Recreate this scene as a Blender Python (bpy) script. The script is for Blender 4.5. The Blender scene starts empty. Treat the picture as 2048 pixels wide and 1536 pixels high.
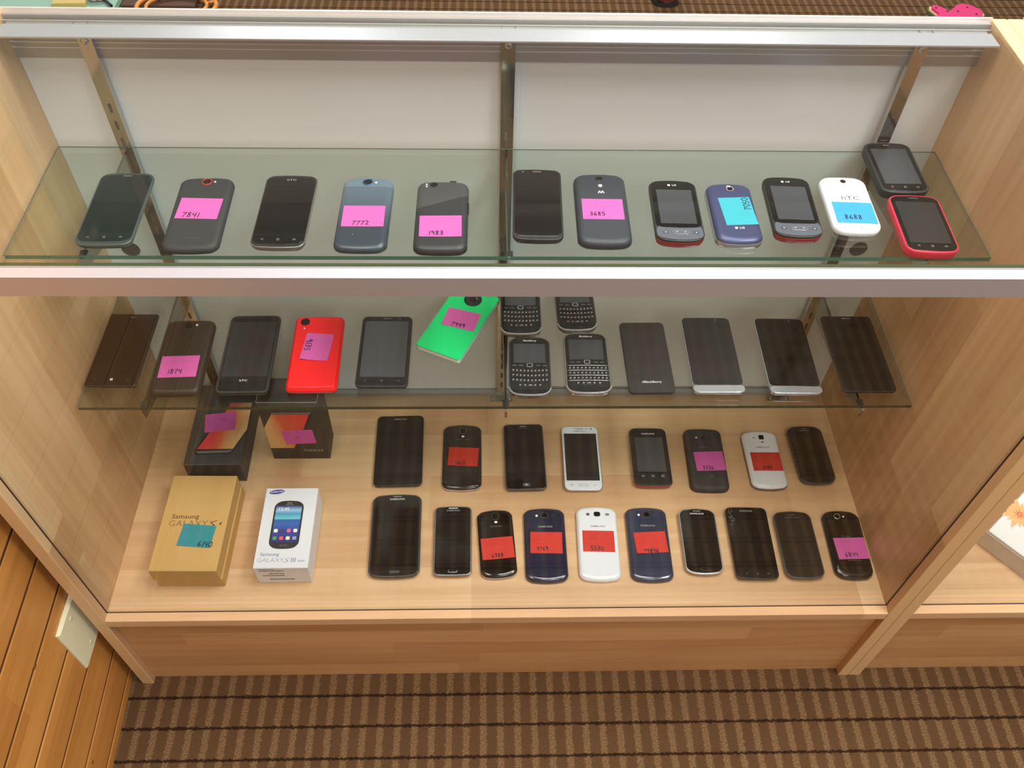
import bpy, math, random
from mathutils import Matrix, Vector
random.seed(7)
S = bpy.context.scene
COL = S.collection

# ------------------------------------------------------------------ camera
def rot(p, y, r):
    return Matrix.Rotation(y, 3, 'Z') @ Matrix.Rotation(p, 3, 'X') @ Matrix.Rotation(r, 3, 'Z')
cam = bpy.data.cameras.new('camera')
cam.sensor_width = 36.0
cam.lens = 1748.13 / 2048 * 36
cam.clip_start = 0.05
camo = bpy.data.objects.new('camera', cam)
COL.objects.link(camo)
camo.matrix_world = Matrix.Translation((-0.02416, -0.55326, 1.49524)) @ rot(0.68072, -0.04823, 0.03552).to_4x4()
S.camera = camo

# ------------------------------------------------------------------ world, lights, exposure
S.view_settings.view_transform = 'Standard'
S.view_settings.look = 'None'
S.view_settings.gamma = 1.0
S.view_settings.use_curve_mapping = False
S.view_settings.exposure = 0.42
wd = bpy.data.worlds.new('world')
wd.use_nodes = True
S.world = wd
bg = wd.node_tree.nodes['Background']
bg.inputs[0].default_value = (1.0, 0.98, 0.95, 1)
bg.inputs[1].default_value = 0.5

def area(name, loc, sx, sy, power, col=(1, .95, .88), rx=0, rz=0):
    l = bpy.data.lights.new(name, 'AREA')
    l.shape = 'RECTANGLE'; l.size = sx; l.size_y = sy; l.energy = power; l.color = col
    o = bpy.data.objects.new(name, l); COL.objects.link(o)
    o.location = loc; o.rotation_euler = (rx, 0, rz)
    return o
LC = (1, .985, .965)
area('ceiling_lamp', (1.15, -0.15, 2.66), 0.6, 1.2, 46, LC)
area('ceiling_lamp', (-.50, -0.15, 2.66), 0.6, 1.2, 24, LC)
area('ceiling_lamp', (0.35, 0.75, 2.66), 0.6, 1.2, 26, LC)
area('ceiling_lamp', (0.6, -2.0, 2.66), 0.6, 1.2, 16, LC)
area('ceiling_lamp', (1.2, 4.7, 2.66), 0.6, 1.2, 60, LC)
area('ceiling_lamp', (-1.2, 4.7, 2.66), 0.6, 1.2, 50, LC)

# ------------------------------------------------------------------ helpers
def lin(c):
    return tuple((v / 12.92 if v <= .04045 else ((v + .055) / 1.055) ** 2.4) for v in [k / 255 for k in c]) + (1,)

def mat(name, col, rough=.5, metal=0.0, coat=0.0, spec=.5, emit=0):
    m = bpy.data.materials.new(name); m.use_nodes = True
    b = m.node_tree.nodes['Principled BSDF']
    b.inputs['Base Color'].default_value = lin(col)
    b.inputs['Roughness'].default_value = rough
    b.inputs['Metallic'].default_value = metal
    b.inputs['Coat Weight'].default_value = coat
    b.inputs['Coat Roughness'].default_value = .05
    b.inputs['Specular IOR Level'].default_value = spec
    return m

def N(m, t, **kw):
    n = m.node_tree.nodes.new(t)
    for k, v in kw.items(): setattr(n, k, v)
    return n
def LK(m, a, b): m.node_tree.links.new(a, b)
def math_n(m, op, a, b=None):
    n = N(m, 'ShaderNodeMath', operation=op)
    for i, v in enumerate((a, b)):
        if v is None: continue
        if isinstance(v, (int, float)): n.inputs[i].default_value = v
        else: LK(m, v, n.inputs[i])
    return n.outputs[0]
def mixc(m, f, a, b, bt='MIX'):
    n = N(m, 'ShaderNodeMix', data_type='RGBA', blend_type=bt)
    for i, v in ((0, f), (6, a), (7, b)):
        if isinstance(v, (int, float)): n.inputs[i].default_value = v
        elif isinstance(v, tuple): n.inputs[i].default_value = v
        else: LK(m, v, n.inputs[i])
    return n.outputs[2]

def noise_col(name, a, b, scale, rough=.5, metal=0, stretch=(1, 1, 1), bump=0.0, coat=0, spec=.5):
    m = mat(name, a, rough, metal, coat, spec)
    tc = N(m, 'ShaderNodeTexCoord'); mp = N(m, 'ShaderNodeMapping')
    mp.inputs['Scale'].default_value = stretch
    LK(m, tc.outputs['Object'], mp.inputs[0])
    nz = N(m, 'ShaderNodeTexNoise'); nz.inputs['Scale'].default_value = scale; nz.inputs['Detail'].default_value = 5
    LK(m, mp.outputs[0], nz.inputs[0])
    c = mixc(m, nz.outputs[0], lin(a), lin(b))
    p = m.node_tree.nodes['Principled BSDF']
    LK(m, c, p.inputs['Base Color'])
    if bump:
        bp = N(m, 'ShaderNodeBump'); bp.inputs['Strength'].default_value = bump; bp.inputs['Distance'].default_value = .001
        LK(m, nz.outputs[0], bp.inputs['Height']); LK(m, bp.outputs[0], p.inputs['Normal'])
    return m

def wood(name, light, dark, grain, strip, width=.075, length=.45, rough=.38, amount=.75):
    """laminated maple: staves of varying tone, fine streaks along the grain axis"""
    m = mat(name, light, rough)
    tc = N(m, 'ShaderNodeTexCoord'); sp = N(m, 'ShaderNodeSeparateXYZ')
    LK(m, tc.outputs['Object'], sp.inputs[0])
    g, s = sp.outputs[grain], sp.outputs[strip]
    row = math_n(m, 'FLOOR', math_n(m, 'DIVIDE', s, width))
    wn = N(m, 'ShaderNodeTexWhiteNoise', noise_dimensions='1D'); LK(m, row, wn.inputs['W'])
    seg = math_n(m, 'FLOOR', math_n(m, 'ADD', math_n(m, 'DIVIDE', g, length), math_n(m, 'MULTIPLY', wn.outputs[0], 7.0)))
    cb = N(m, 'ShaderNodeCombineXYZ'); LK(m, row, cb.inputs[0]); LK(m, seg, cb.inputs[1])
    w2 = N(m, 'ShaderNodeTexWhiteNoise', noise_dimensions='2D'); LK(m, cb.outputs[0], w2.inputs['Vector'])
    mp = N(m, 'ShaderNodeMapping')
    sc = [38, 38, 38]; sc[grain] = 2.2
    mp.inputs['Scale'].default_value = sc
    LK(m, tc.outputs['Object'], mp.inputs[0])
    n1 = N(m, 'ShaderNodeTexNoise'); n1.inputs['Scale'].default_value = 1.6; n1.inputs['Detail'].default_value = 6
    n1.inputs['Distortion'].default_value = .5
    LK(m, mp.outputs[0], n1.inputs[0])
    n2 = N(m, 'ShaderNodeTexNoise'); n2.inputs['Scale'].default_value = 6; n2.inputs['Detail'].default_value = 3
    LK(m, tc.outputs['Object'], n2.inputs[0])
    f = math_n(m, 'ADD', math_n(m, 'MULTIPLY', w2.outputs[0], .42), math_n(m, 'MULTIPLY', n1.outputs[0], .62))
    f = math_n(m, 'ADD', f, math_n(m, 'MULTIPLY', n2.outputs[0], .35))
    f = math_n(m, 'MULTIPLY', math_n(m, 'SUBTRACT', f, .38), amount * 1.5)
    n = m.node_tree.nodes.new('ShaderNodeClamp'); LK(m, f, n.inputs[0])
    c = mixc(m, n.outputs[0], lin(light), lin(dark))
    LK(m, c, m.node_tree.nodes['Principled BSDF'].inputs['Base Color'])
    return m

def glass(name, tint, f0=.042, rough=.01):
    """flat pane: see-through, with a Schlick reflection that is the same from both sides"""
    m = bpy.data.materials.new(name); m.use_nodes = True
    nt = m.node_tree; nt.nodes.clear()
    o = nt.nodes.new('ShaderNodeOutputMaterial'); mx = nt.nodes.new('ShaderNodeMixShader')
    t = nt.nodes.new('ShaderNodeBsdfTransparent'); g = nt.nodes.new('ShaderNodeBsdfGlossy')
    t.inputs[0].default_value = lin(tint); g.inputs['Roughness'].default_value = rough
    ge = nt.nodes.new('ShaderNodeNewGeometry'); vm = nt.nodes.new('ShaderNodeVectorMath'); vm.operation = 'DOT_PRODUCT'
    nt.links.new(ge.outputs['Normal'], vm.inputs[0]); nt.links.new(ge.outputs['Incoming'], vm.inputs[1])
    c = math_n(m, 'ABSOLUTE', vm.outputs['Value'])
    f = math_n(m, 'ADD', math_n(m, 'MULTIPLY', math_n(m, 'POWER', math_n(m, 'SUBTRACT', 1.0, c), 5.0), 1 - f0), f0)
    nt.links.new(f, mx.inputs[0]); nt.links.new(t.outputs[0], mx.inputs[1])
    nt.links.new(g.outputs[0], mx.inputs[2]); nt.links.new(mx.outputs[0], o.inputs[0])
    return m

class B:
    def __init__(s): s.v = []; s.f = []; s.m = []; s.s = []
    def add(s, vs, fs, mi=0, smooth=False):
        k = len(s.v); s.v += [tuple(v) for v in vs]
        for f in fs: s.f.append([k + i for i in f]); s.m.append(mi); s.s.append(smooth)
        return s
    def box(s, x0, x1, y0, y1, z0, z1, mi=0):
        v = [(x, y, z) for z in (z0, z1) for y in (y0, y1) for x in (x0, x1)]
        return s.add(v, [(0, 2, 3, 1), (4, 5, 7, 6), (0, 1, 5, 4), (2, 6, 7, 3), (0, 4, 6, 2), (1, 3, 7, 5)], mi)
    def bbox(s, x0, x1, y0, y1, z0, z1, c=.001, mi=0):
        """box with chamfered vertical and top edges"""
        def ring(i, z): return [(x0 + i + c, y0 + i, z), (x1 - i - c, y0 + i, z), (x1 - i, y0 + i + c, z), (x1 - i, y1 - i - c, z),
                                (x1 - i - c, y1 - i, z), (x0 + i + c, y1 - i, z), (x0 + i, y1 - i - c, z), (x0 + i, y0 + i + c, z)]
        rs = [ring(c, z0), ring(0, z0 + c), ring(0, z1 - c), ring(c, z1)]
        return s.loft(rs, mi, False)
    def loft(s, rings, mi=0, smooth=True, caps=True, mis=None, capmi=None):
        k = len(s.v); n = len(rings[0])
        for r in rings: s.v += [tuple(p) for p in r]
        for j in range(len(rings) - 1):
            for i in range(n):
                a = k + j * n + i; b = k + j * n + (i + 1) % n
                s.f.append([a, b, b + n, a + n]); s.m.append(mis[j] if mis else mi); s.s.append(smooth)
        if caps:
            s.f.append([k + i for i in range(n)][::-1]); s.m.append(mi); s.s.append(False)
            s.f.append([k + (len(rings) - 1) * n + i for i in range(n)]); s.m.append(mi if capmi is None else capmi); s.s.append(False)
        return s
    def cyl(s, c, r, z0, z1, n=24, mi=0, r2=None):
        r2 = r if r2 is None else r2
        R = [[(c[0] + q * math.cos(i * 2 * math.pi / n), c[1] + q * math.sin(i * 2 * math.pi / n), z) for i in range(n)] for q, z in ((r, z0), (r2, z1))]
        return s.loft(R, mi)
    def tube(s, pts, r, n=8, mi=0, closed=False):
        P = [Vector(p) for p in pts]; rings = []
        for i, p in enumerate(P):
            d = (P[min(i + 1, len(P) - 1)] - P[max(i - 1, 0)]).normalized()
            a = d.cross(Vector((0, 0, 1)))
            if a.length < .01: a = d.cross(Vector((0, 1, 0)))
            a.normalize(); b = d.cross(a)
            rings.append([p + a * r * math.cos(t * 2 * math.pi / n) + b * r * math.sin(t * 2 * math.pi / n) for t in range(n)])
        return s.loft(rings, mi)
    def obj(s, name, mats, parent=None, loc=None, rz=0):
        me = bpy.data.meshes.new(name); me.from_pydata(s.v, [], s.f)
        for m in (mats if isinstance(mats, (list, tuple)) else [mats]): me.materials.append(m)
        me.polygons.foreach_set('material_index', s.m); me.polygons.foreach_set('use_smooth', s.s)
        me.update()
        o = bpy.data.objects.new(name, me); COL.objects.link(o)
        if parent: o.parent = parent
        if loc: o.location = loc
        if rz: o.rotation_euler = (0, 0, rz)
        return o

def tag(o, label=None, cat=None, group=None, kind=None):
    for k, v in (('label', label), ('category', cat), ('group', group), ('kind', kind)):
        if v: o[k] = v
    return o
def thing(name, label, cat, loc=(0, 0, 0), rz=0, group=None):
    o = bpy.data.objects.new(name, None); COL.objects.link(o); o.empty_display_size = .02
    o.location = loc; o.rotation_euler = (0, 0, rz)
    return tag(o, label, cat, group)
def part(o, label): o['label'] = label; return o

def rrect(w, h, r, z, inset=0, ec=0.0, n=7, m=6, cx=0, cy=0, ecb=None):
    """rounded rectangle, ends bulging by ec"""
    hw, hh = w / 2 - inset, h / 2 - inset; r = max(r - inset, .0003); ecb = ec if ecb is None else ecb
    pts = []
    def arc(x, y, a0):
        for i in range(n + 1):
            a = a0 + math.pi / 2 * i / n; pts.append((x + r * math.cos(a), y + r * math.sin(a)))
    arc(hw - r, hh - r, 0)
    for i in range(1, m): pts.append((hw - r - 2 * (hw - r) * i / m, hh))
    arc(-hw + r, hh - r, math.pi / 2); arc(-hw + r, -hh + r, math.pi)
    for i in range(1, m): pts.append((-hw + r + 2 * (hw - r) * i / m, -hh))
    arc(hw - r, -hh + r, 1.5 * math.pi)
    out = []
    for x, y in pts:
        e = (ec if y > 0 else ecb) * (x / hw) ** 2 * min(1, (abs(y) / hh)) ** 3
        out.append((cx + x, cy + y - math.copysign(e, y), z))
    return out
def slab(w, h, r, z0, z1, cx=0, cy=0, ec=0, bev=.0002, n=5, ecb=None):
    b = B()
    return b.loft([rrect(w, h, r, z0, 0, ec, n, 6, cx, cy, ecb), rrect(w, h, r, z1 - bev, 0, ec, n, 6, cx, cy, ecb), rrect(w, h, r, z1, bev, ec, n, 6, cx, cy, ecb)])

_tc = {}
def text(s, size, m, parent, u, v, z, name='logo_text', ang=0, sx=1, vertical=None, shear=0, off=.00004):
    key = (s, size, m.name, sx, shear, off)
    if key not in _tc:
        c = bpy.data.curves.new('t', 'FONT'); c.body = s; c.size = size; c.align_x = 'CENTER'; c.align_y = 'CENTER'
        c.extrude = .00004; c.resolution_u = 2; c.shear = shear; c.offset = off
        o = bpy.data.objects.new('t', c); COL.objects.link(o)
        bpy.context.view_layer.update()
        me = bpy.data.meshes.new_from_object(o.evaluated_get(bpy.context.evaluated_depsgraph_get()))
        for q in me.vertices: q.co.x *= sx
        bpy.data.objects.remove(o); bpy.data.curves.remove(c)
        me.materials.clear(); me.materials.append(m); me.name = name
        _tc[key] = me
    o = bpy.data.objects.new(name, _tc[key]); COL.objects.link(o)
    o.parent = parent; o.location = (u, v, z); o.rotation_euler = vertical or (0, 0, ang)
    return o

DG = {  # pen strokes of handwritten digits, unit height
 '0': [[(.3, 1), (.08, .8), (.02, .45), (.12, .1), (.32, 0), (.5, .15), (.56, .5), (.5, .85), (.3, 1)]],
 '1': [[(.2, 1), (.16, .5), (.14, 0)]],
 '2': [[(.05, .8), (.2, 1), (.42, .95), (.48, .7), (.3, .35), (.05, .08), (.25, .12), (.6, .02)]],
 '3': [[(.05, .92), (.3, 1), (.45, .85), (.35, .6), (.15, .52), (.4, .45), (.48, .22), (.3, .02), (.02, .08)]],
 '4': [[(.1, 1), (.05, .55), (.3, .5), (.5, .55)], [(.5, 1), (.45, .5), (.42, 0)]],
 '5': [[(.5, .98), (.12, .95), (.08, .6), (.35, .58), (.5, .35), (.38, .06), (.05, .04)]],
 '6': [[(.4, 1), (.12, .65), (.04, .25), (.2, 0), (.42, .1), (.45, .35), (.25, .45), (.06, .28)]],
 '7': [[(.02, .9), (.3, .95), (.55, .98), (.3, .5), (.12, 0)]],
 '8': [[(.45, .85), (.25, 1), (.08, .85), (.2, .6), (.42, .35), (.4, .08), (.2, 0), (.05, .15), (.15, .45), (.4, .7), (.45, .85)]],
 '9': [[(.45, .75), (.3, 1), (.08, .9), (.08, .65), (.28, .55), (.45, .75), (.46, .4), (.4, 0)]],
 '-': [[(.05, .5), (.5, .52)]],
}
def strokes(b, lines, wd_, z, mi=0):
    for ln in lines:
        for (x0, y0), (x1, y1) in zip(ln[:-1], ln[1:]):
            dx, dy = x1 - x0, y1 - y0; L = math.hypot(dx, dy) or 1e-9
            nx, ny = -dy / L * wd_ / 2, dx / L * wd_ / 2; ex, ey = dx / L * wd_ * .3, dy / L * wd_ * .3
            vs = [(x0 - ex + nx, y0 - ey + ny, z), (x0 - ex - nx, y0 - ey - ny, z), (x1 + ex - nx, y1 + ey - ny, z), (x1 + ex + nx, y1 + ey + ny, z)]
            b.add(vs, [(0, 1, 2, 3)], mi)
def handwriting(s, h, wd_, z, x0, y0, ang=0, adv=.72, jit=.05):
    b = B(); rnd = random.Random(s); x = 0; L = []
    for ch in s:
        j = rnd.uniform(-jit, jit)
        for ln in DG[ch]: L.append([((x + px_) * h, (py + j) * h) for px_, py in ln])
        x += adv * (.6 if ch == '1' else 1)
    ca, sa = math.cos(ang), math.sin(ang)
    L = [[(x0 + a * ca - c * sa, y0 + a * sa + c * ca) for a, c in ln] for ln in L]
    strokes(b, L, wd_, z)
    return b

# ------------------------------------------------------------------ materials
W_DECK = wood('maple_deck', (226, 190, 146), (186, 138, 96), 0, 1, .085, .6)
W_SIDE = wood('maple_side', (222, 188, 144), (166, 118, 74), 2, 1, .06, .5)
W_KICK = wood('maple_kick', (214, 168, 116), (172, 118, 70), 0, 2, .045, .9)
W_EDGE = wood('maple_edge', (226, 188, 138), (206, 164, 112), 2, 1, .2, 2, amount=.4)
ALU = mat('brushed_aluminium', (212, 212, 220), .34, .68)
ALU_D = mat('aluminium_track', (180, 178, 176), .42, .6)
ALU_L = mat('aluminium_line', (235, 232, 228), .3, .6)
CHROME = mat('chrome', (205, 203, 200), .09, 1.0)
CHROME_D = mat('worn_chrome', (170, 164, 150), .2, 1.0)
SLOT = mat('slot_dark', (92, 82, 70), .6)
DOORW = noise_col('white_door_panel', (236, 240, 242), (228, 232, 233), 3, .45)
PULL = mat('finger_pull', (104, 96, 88), .5, .3)
SEAM = mat('dark_glass_channel', (60, 42, 26), .8)  # dark brown of the channel line round the front glass
G_PANE = glass('clear_glass', (253, 254, 253), .032)
G_TOP = glass('top_glass', (252, 254, 253))
G_SHELF = glass('shelf_glass', (247, 252, 249))
G_EDGE = mat('green_glass_edge', (70, 122, 104), .12, 0, .4)
G_EDGE2 = mat('dark_glass_edge', (62, 70, 48), .15, 0, .4)
G_LINE = mat('ground_glass_line', (96, 112, 100), .4)
RUBBER = mat('rubber', (30, 28, 26), .7)
INK = mat('ink', (36, 20, 52), .6)
NOTE = {'pink': noise_col('pink_note_paper', (210, 92, 170), (202, 86, 162), 60, .75),
        'red': noise_col('red_note_paper', (202, 50, 38), (192, 45, 34), 60, .75),
        'cyan': noise_col('cyan_note_paper', (50, 164, 180), (46, 156, 170), 60, .75),
        'blue': noise_col('blue_note_paper', (52, 152, 224), (48, 146, 216), 60, .75),
        'teal': noise_col('teal_note_paper', (46, 142, 152), (42, 134, 144), 60, .75)}
FAINT = {'pink': mat('pink_note_impression', (190, 84, 156), .8), 'red': mat('red_note_impression', (172, 42, 32), .8),
         'cyan': mat('cyan_note_impression', (42, 142, 158), .8), 'blue': mat('blue_note_impression', (44, 132, 202), .8),
         'teal': mat('teal_note_impression', (38, 120, 132), .8)}
BLK = mat('black_plastic', (34, 34, 35), .42)
BLKM = mat('matte_black_plastic', (44, 45, 47), .62)
BRN = mat('dark_brown_black_plastic', (42, 34, 30), .5)
GLOSS = mat('gloss_black', (14, 14, 14), .08, 0, .3)
SCR = mat('black_screen_glass', (20, 20, 20), .06)
SCRG = mat('grey_display', (66, 68, 72), .07)
SCRD = mat('dark_grey_display', (46, 46, 47), .07)
GREYB = mat('grey_metallic_body', (84, 85, 88), .32, .5)
SILV = mat('silver_plastic', (196, 198, 204), .25, .75)
SILVD = mat('smoked_chrome', (130, 130, 132), .16, .9)
SLATE = mat('slate_key_panel', (98, 102, 112), .35, .3)
WHT = mat('white_gloss_plastic', (222, 226, 232), .2, 0, .4)
WHTM = mat('white_plastic', (228, 228, 226), .32)
NAVY = mat('navy_gloss_plastic', (30, 36, 62), .12, .2, .6)
BROWNG = mat('brown_black_gloss', (36, 31, 28), .13, .1, .4)
BLUEL = noise_col('blue_violet_back', (70, 76, 112), (62, 66, 100), 20, .38, .3)
REDM = mat('matte_red_plastic', (238, 22, 30), .42)
REDC = mat('red_case', (214, 42, 70), .4)
REDP = mat('dark_red_plastic', (142, 30, 34), .3, 0, .3)
GRN = mat('green_plastic', (0, 214, 120), .3)
LENS = mat('camera_lens', (12, 12, 16), .05)
RINGR = mat('red_camera_ring', (200, 60, 50), .3, .4)
RINGB = mat('blue_camera_ring', (70, 116, 160), .25, .6)
RING = mat('silver_camera_ring', (190, 190, 192), .2, .9)
FLASH = mat('flash_lens', (240, 238, 226), .2)
LOGO = mat('logo_grey', (150, 150, 150), .4)
LOGOF = mat('logo_faint', (84, 82, 80), .4)
LOGOW = mat('logo_white', (225, 225, 225), .4)
LOGOD = mat('logo_dark', (120, 120, 124), .4)
ICON = mat('button_icon', (120, 120, 118), .4)
DARK = mat('dark_detail', (18, 18, 18), .5)

def grad_mat(name, cols, d, rough):
    """two colour parts of a phone back; d = (a,b,c): a*x+b*y+c > 0 shows the second colour"""
    m = mat(name, cols[0], rough, .25)
    tc = N(m, 'ShaderNodeTexCoord'); sp = N(m, 'ShaderNodeSeparateXYZ'); LK(m, tc.outputs['Object'], sp.inputs[0])
    e = math_n(m, 'ADD', math_n(m, 'ADD', math_n(m, 'MULTIPLY', sp.outputs[0], d[0]), math_n(m, 'MULTIPLY', sp.outputs[1], d[1])), d[2])
    st = math_n(m, 'GREATER_THAN', e, 0.0)
    base = lin(cols[0])
    if len(cols) == 3:
        r = N(m, 'ShaderNodeMapRange'); LK(m, sp.outputs[1], r.inputs[0]); r.inputs[1].default_value = -.03; r.inputs[2].default_value = .04
        base = mixc(m, r.outputs[0], lin(cols[0]), lin(cols[2]))
    LK(m, mixc(m, st, base, lin(cols[1])), m.node_tree.nodes['Principled BSDF'].inputs['Base Color'])
    return m
P4M = grad_mat('blue_grey_anodised', [(58, 68, 78), (108, 128, 144), (92, 108, 122)], (0, 1, -.0475), .34)
P5M = grad_mat('two_tone_charcoal', [(48, 49, 51), (72, 72, 74)], (-.42, 1, -.022), .45)

# ------------------------------------------------------------------ the room
def carpet():
    m = mat('brown_patterned_carpet', (120, 90, 60), .95, 0, 0, .1)
    tc = N(m, 'ShaderNodeTexCoord'); sp = N(m, 'ShaderNodeSeparateXYZ')
    nzw = N(m, 'ShaderNodeTexNoise'); nzw.inputs['Scale'].default_value = 170; nzw.inputs['Detail'].default_value = 3
    LK(m, tc.outputs['Object'], nzw.inputs[0]); LK(m, tc.outputs['Object'], sp.inputs[0])
    wob = math_n(m, 'MULTIPLY', math_n(m, 'SUBTRACT', nzw.outputs[0], .5), .0085)
    x = math_n(m, 'ADD', sp.outputs[0], wob); y = math_n(m, 'ADD', sp.outputs[1], math_n(m, 'MULTIPLY', wob, 1.0))
    fx = math_n(m, 'FRACT', math_n(m, 'DIVIDE', math_n(m, 'ADD', x, 9.993), .02855))
    fy = math_n(m, 'FRACT', math_n(m, 'DIVIDE', math_n(m, 'ADD', y, 10.265), .0512))
    row = math_n(m, 'FLOOR', math_n(m, 'DIVIDE', math_n(m, 'ADD', y, 10.265), .0512))
    sx = math_n(m, 'ABSOLUTE', math_n(m, 'SUBTRACT', fx, .5))
    def ramp(v, a, b_):
        r = N(m, 'ShaderNodeMapRange'); LK(m, v, r.inputs[0]); r.inputs[1].default_value = a; r.inputs[2].default_value = b_
        return r.outputs[0]
    band = ramp(sx, .26, .36)
    ly = math_n(m, 'ABSOLUTE', math_n(m, 'SUBTRACT', fy, .5))
    line = ramp(ly, .445, .475)
    n1 = N(m, 'ShaderNodeTexNoise'); n1.inputs['Scale'].default_value = 520; n1.inputs['Detail'].default_value = 2
    LK(m, tc.outputs['Object'], n1.inputs[0])
    n2 = N(m, 'ShaderNodeTexNoise'); n2.inputs['Scale'].default_value = 9; n2.inputs['Detail'].default_value = 3
    LK(m, tc.outputs['Object'], n2.inputs[0])
    sparkle = ramp(n1.outputs[0], .38, .66)
    light = mixc(m, sparkle, lin((92, 68, 44)), lin((142, 114, 82)))
    dark = mixc(m, n2.outputs[0], lin((74, 52, 32)), lin((90, 66, 43)))
    dark = mixc(m, math_n(m, 'MULTIPLY', sparkle, .18), dark, lin((120, 94, 66)))
    c = mixc(m, math_n(m, 'MULTIPLY', band, .78), dark, light)
    c = mixc(m, math_n(m, 'MULTIPLY', line, .9), c, lin((36, 20, 10)))
    p = m.node_tree.nodes['Principled BSDF']; LK(m, c, p.inputs['Base Color'])
    h = math_n(m, 'SUBTRACT', math_n(m, 'ADD', math_n(m, 'MULTIPLY', n1.outputs[0], .5), math_n(m, 'MULTIPLY', band, .25)), math_n(m, 'MULTIPLY', line, .8))
    bp = N(m, 'ShaderNodeBump'); bp.inputs['Strength'].default_value = .6; bp.inputs['Distance'].default_value = .004
    LK(m, h, bp.inputs['Height']); LK(m, bp.outputs[0], p.inputs['Normal'])
    return m
o = B().box(-3.2, 4.6, -3, 5.6, -.05, 0).obj('floor', carpet()); tag(o, kind='structure')
CEIL = noise_col('ceiling_tile', (236, 232, 224), (228, 224, 214), 40, .8)
o = B().box(-3.2, 4.6, -3, 5.6, 2.7, 2.75).obj('ceiling', CEIL); tag(o, kind='structure')
WALLC = noise_col('painted_wall', (196, 196, 184), (190, 190, 178), 4, .7)
o = B().box(-3.2, 4.6, 5.6, 5.7, 0, 2.7).obj('wall_back', WALLC); tag(o, kind='structure')

# plank wall on the left, horizontal boards with dark grooves
PLANK = wood('orange_pine_board', (212, 150, 78), (174, 112, 50), 1, 2, .0783, 5, .35, .9)
b = B(); ys = (-3.0, .44)
def wx(y): return -.6275 - .03 * y
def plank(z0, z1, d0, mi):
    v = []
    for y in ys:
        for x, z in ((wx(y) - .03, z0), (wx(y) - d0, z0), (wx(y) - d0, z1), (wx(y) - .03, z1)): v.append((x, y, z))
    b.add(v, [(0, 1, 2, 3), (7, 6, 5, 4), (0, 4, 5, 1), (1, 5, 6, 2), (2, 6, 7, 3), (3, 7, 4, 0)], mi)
z = -.052
while z < 2.68:
    z1 = z + .0783
    plank(max(z, .0) + .0042, min(z1, 2.7) - .0042, 0, 0)
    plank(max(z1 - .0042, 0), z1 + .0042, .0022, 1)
    z = z1
KNOT = mat('pine_knot', (110, 56, 20), .6)
for (ky, kz, kr) in ((-.151, .085, .004), (-.19, .09, .0035), (-.10, .34, .004)):
    K = [[(wx(ky) + e, ky + r_ * math.cos(t * math.pi / 5), kz + r_ * .7 * math.sin(t * math.pi / 5)) for t in range(10)] for e, r_ in ((-.002, kr), (.0003, kr * .8))]
    b.loft(K, 2)
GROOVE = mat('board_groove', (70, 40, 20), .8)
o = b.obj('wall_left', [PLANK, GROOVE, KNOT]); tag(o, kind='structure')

# cream blank cover plate on the boards
CREAM = mat('cream_plastic', (226, 222, 188), .3)
r = thing('wall_plate', 'cream blank cover plate screwed to the orange board wall beside the cabinet', 'wall plate', (wx(-.012), -.012, .25))
b = B()
def wr(i, d): return [(d, -.0345 + i, -.0585 + i), (d, .0345 - i, -.0585 + i), (d, .0345 - i, .0585 - i), (d, -.0345 + i, .0585 - i)]
b.loft([wr(0, .0002), wr(0, .0035), wr(.003, .006)], 0, False)
b.obj('plate', CREAM, r)
for zz in (-.041, .041):
    s_ = B(); R_ = [[(d, .0034 * math.cos(t * math.pi / 6), zz + .0034 * math.sin(t * math.pi / 6)) for t in range(12)] for d in (.005, .0072)]
    s_.loft(R_, 0); s_.obj('screw', mat('cream_screw', (206, 200, 160), .4), r)

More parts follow.
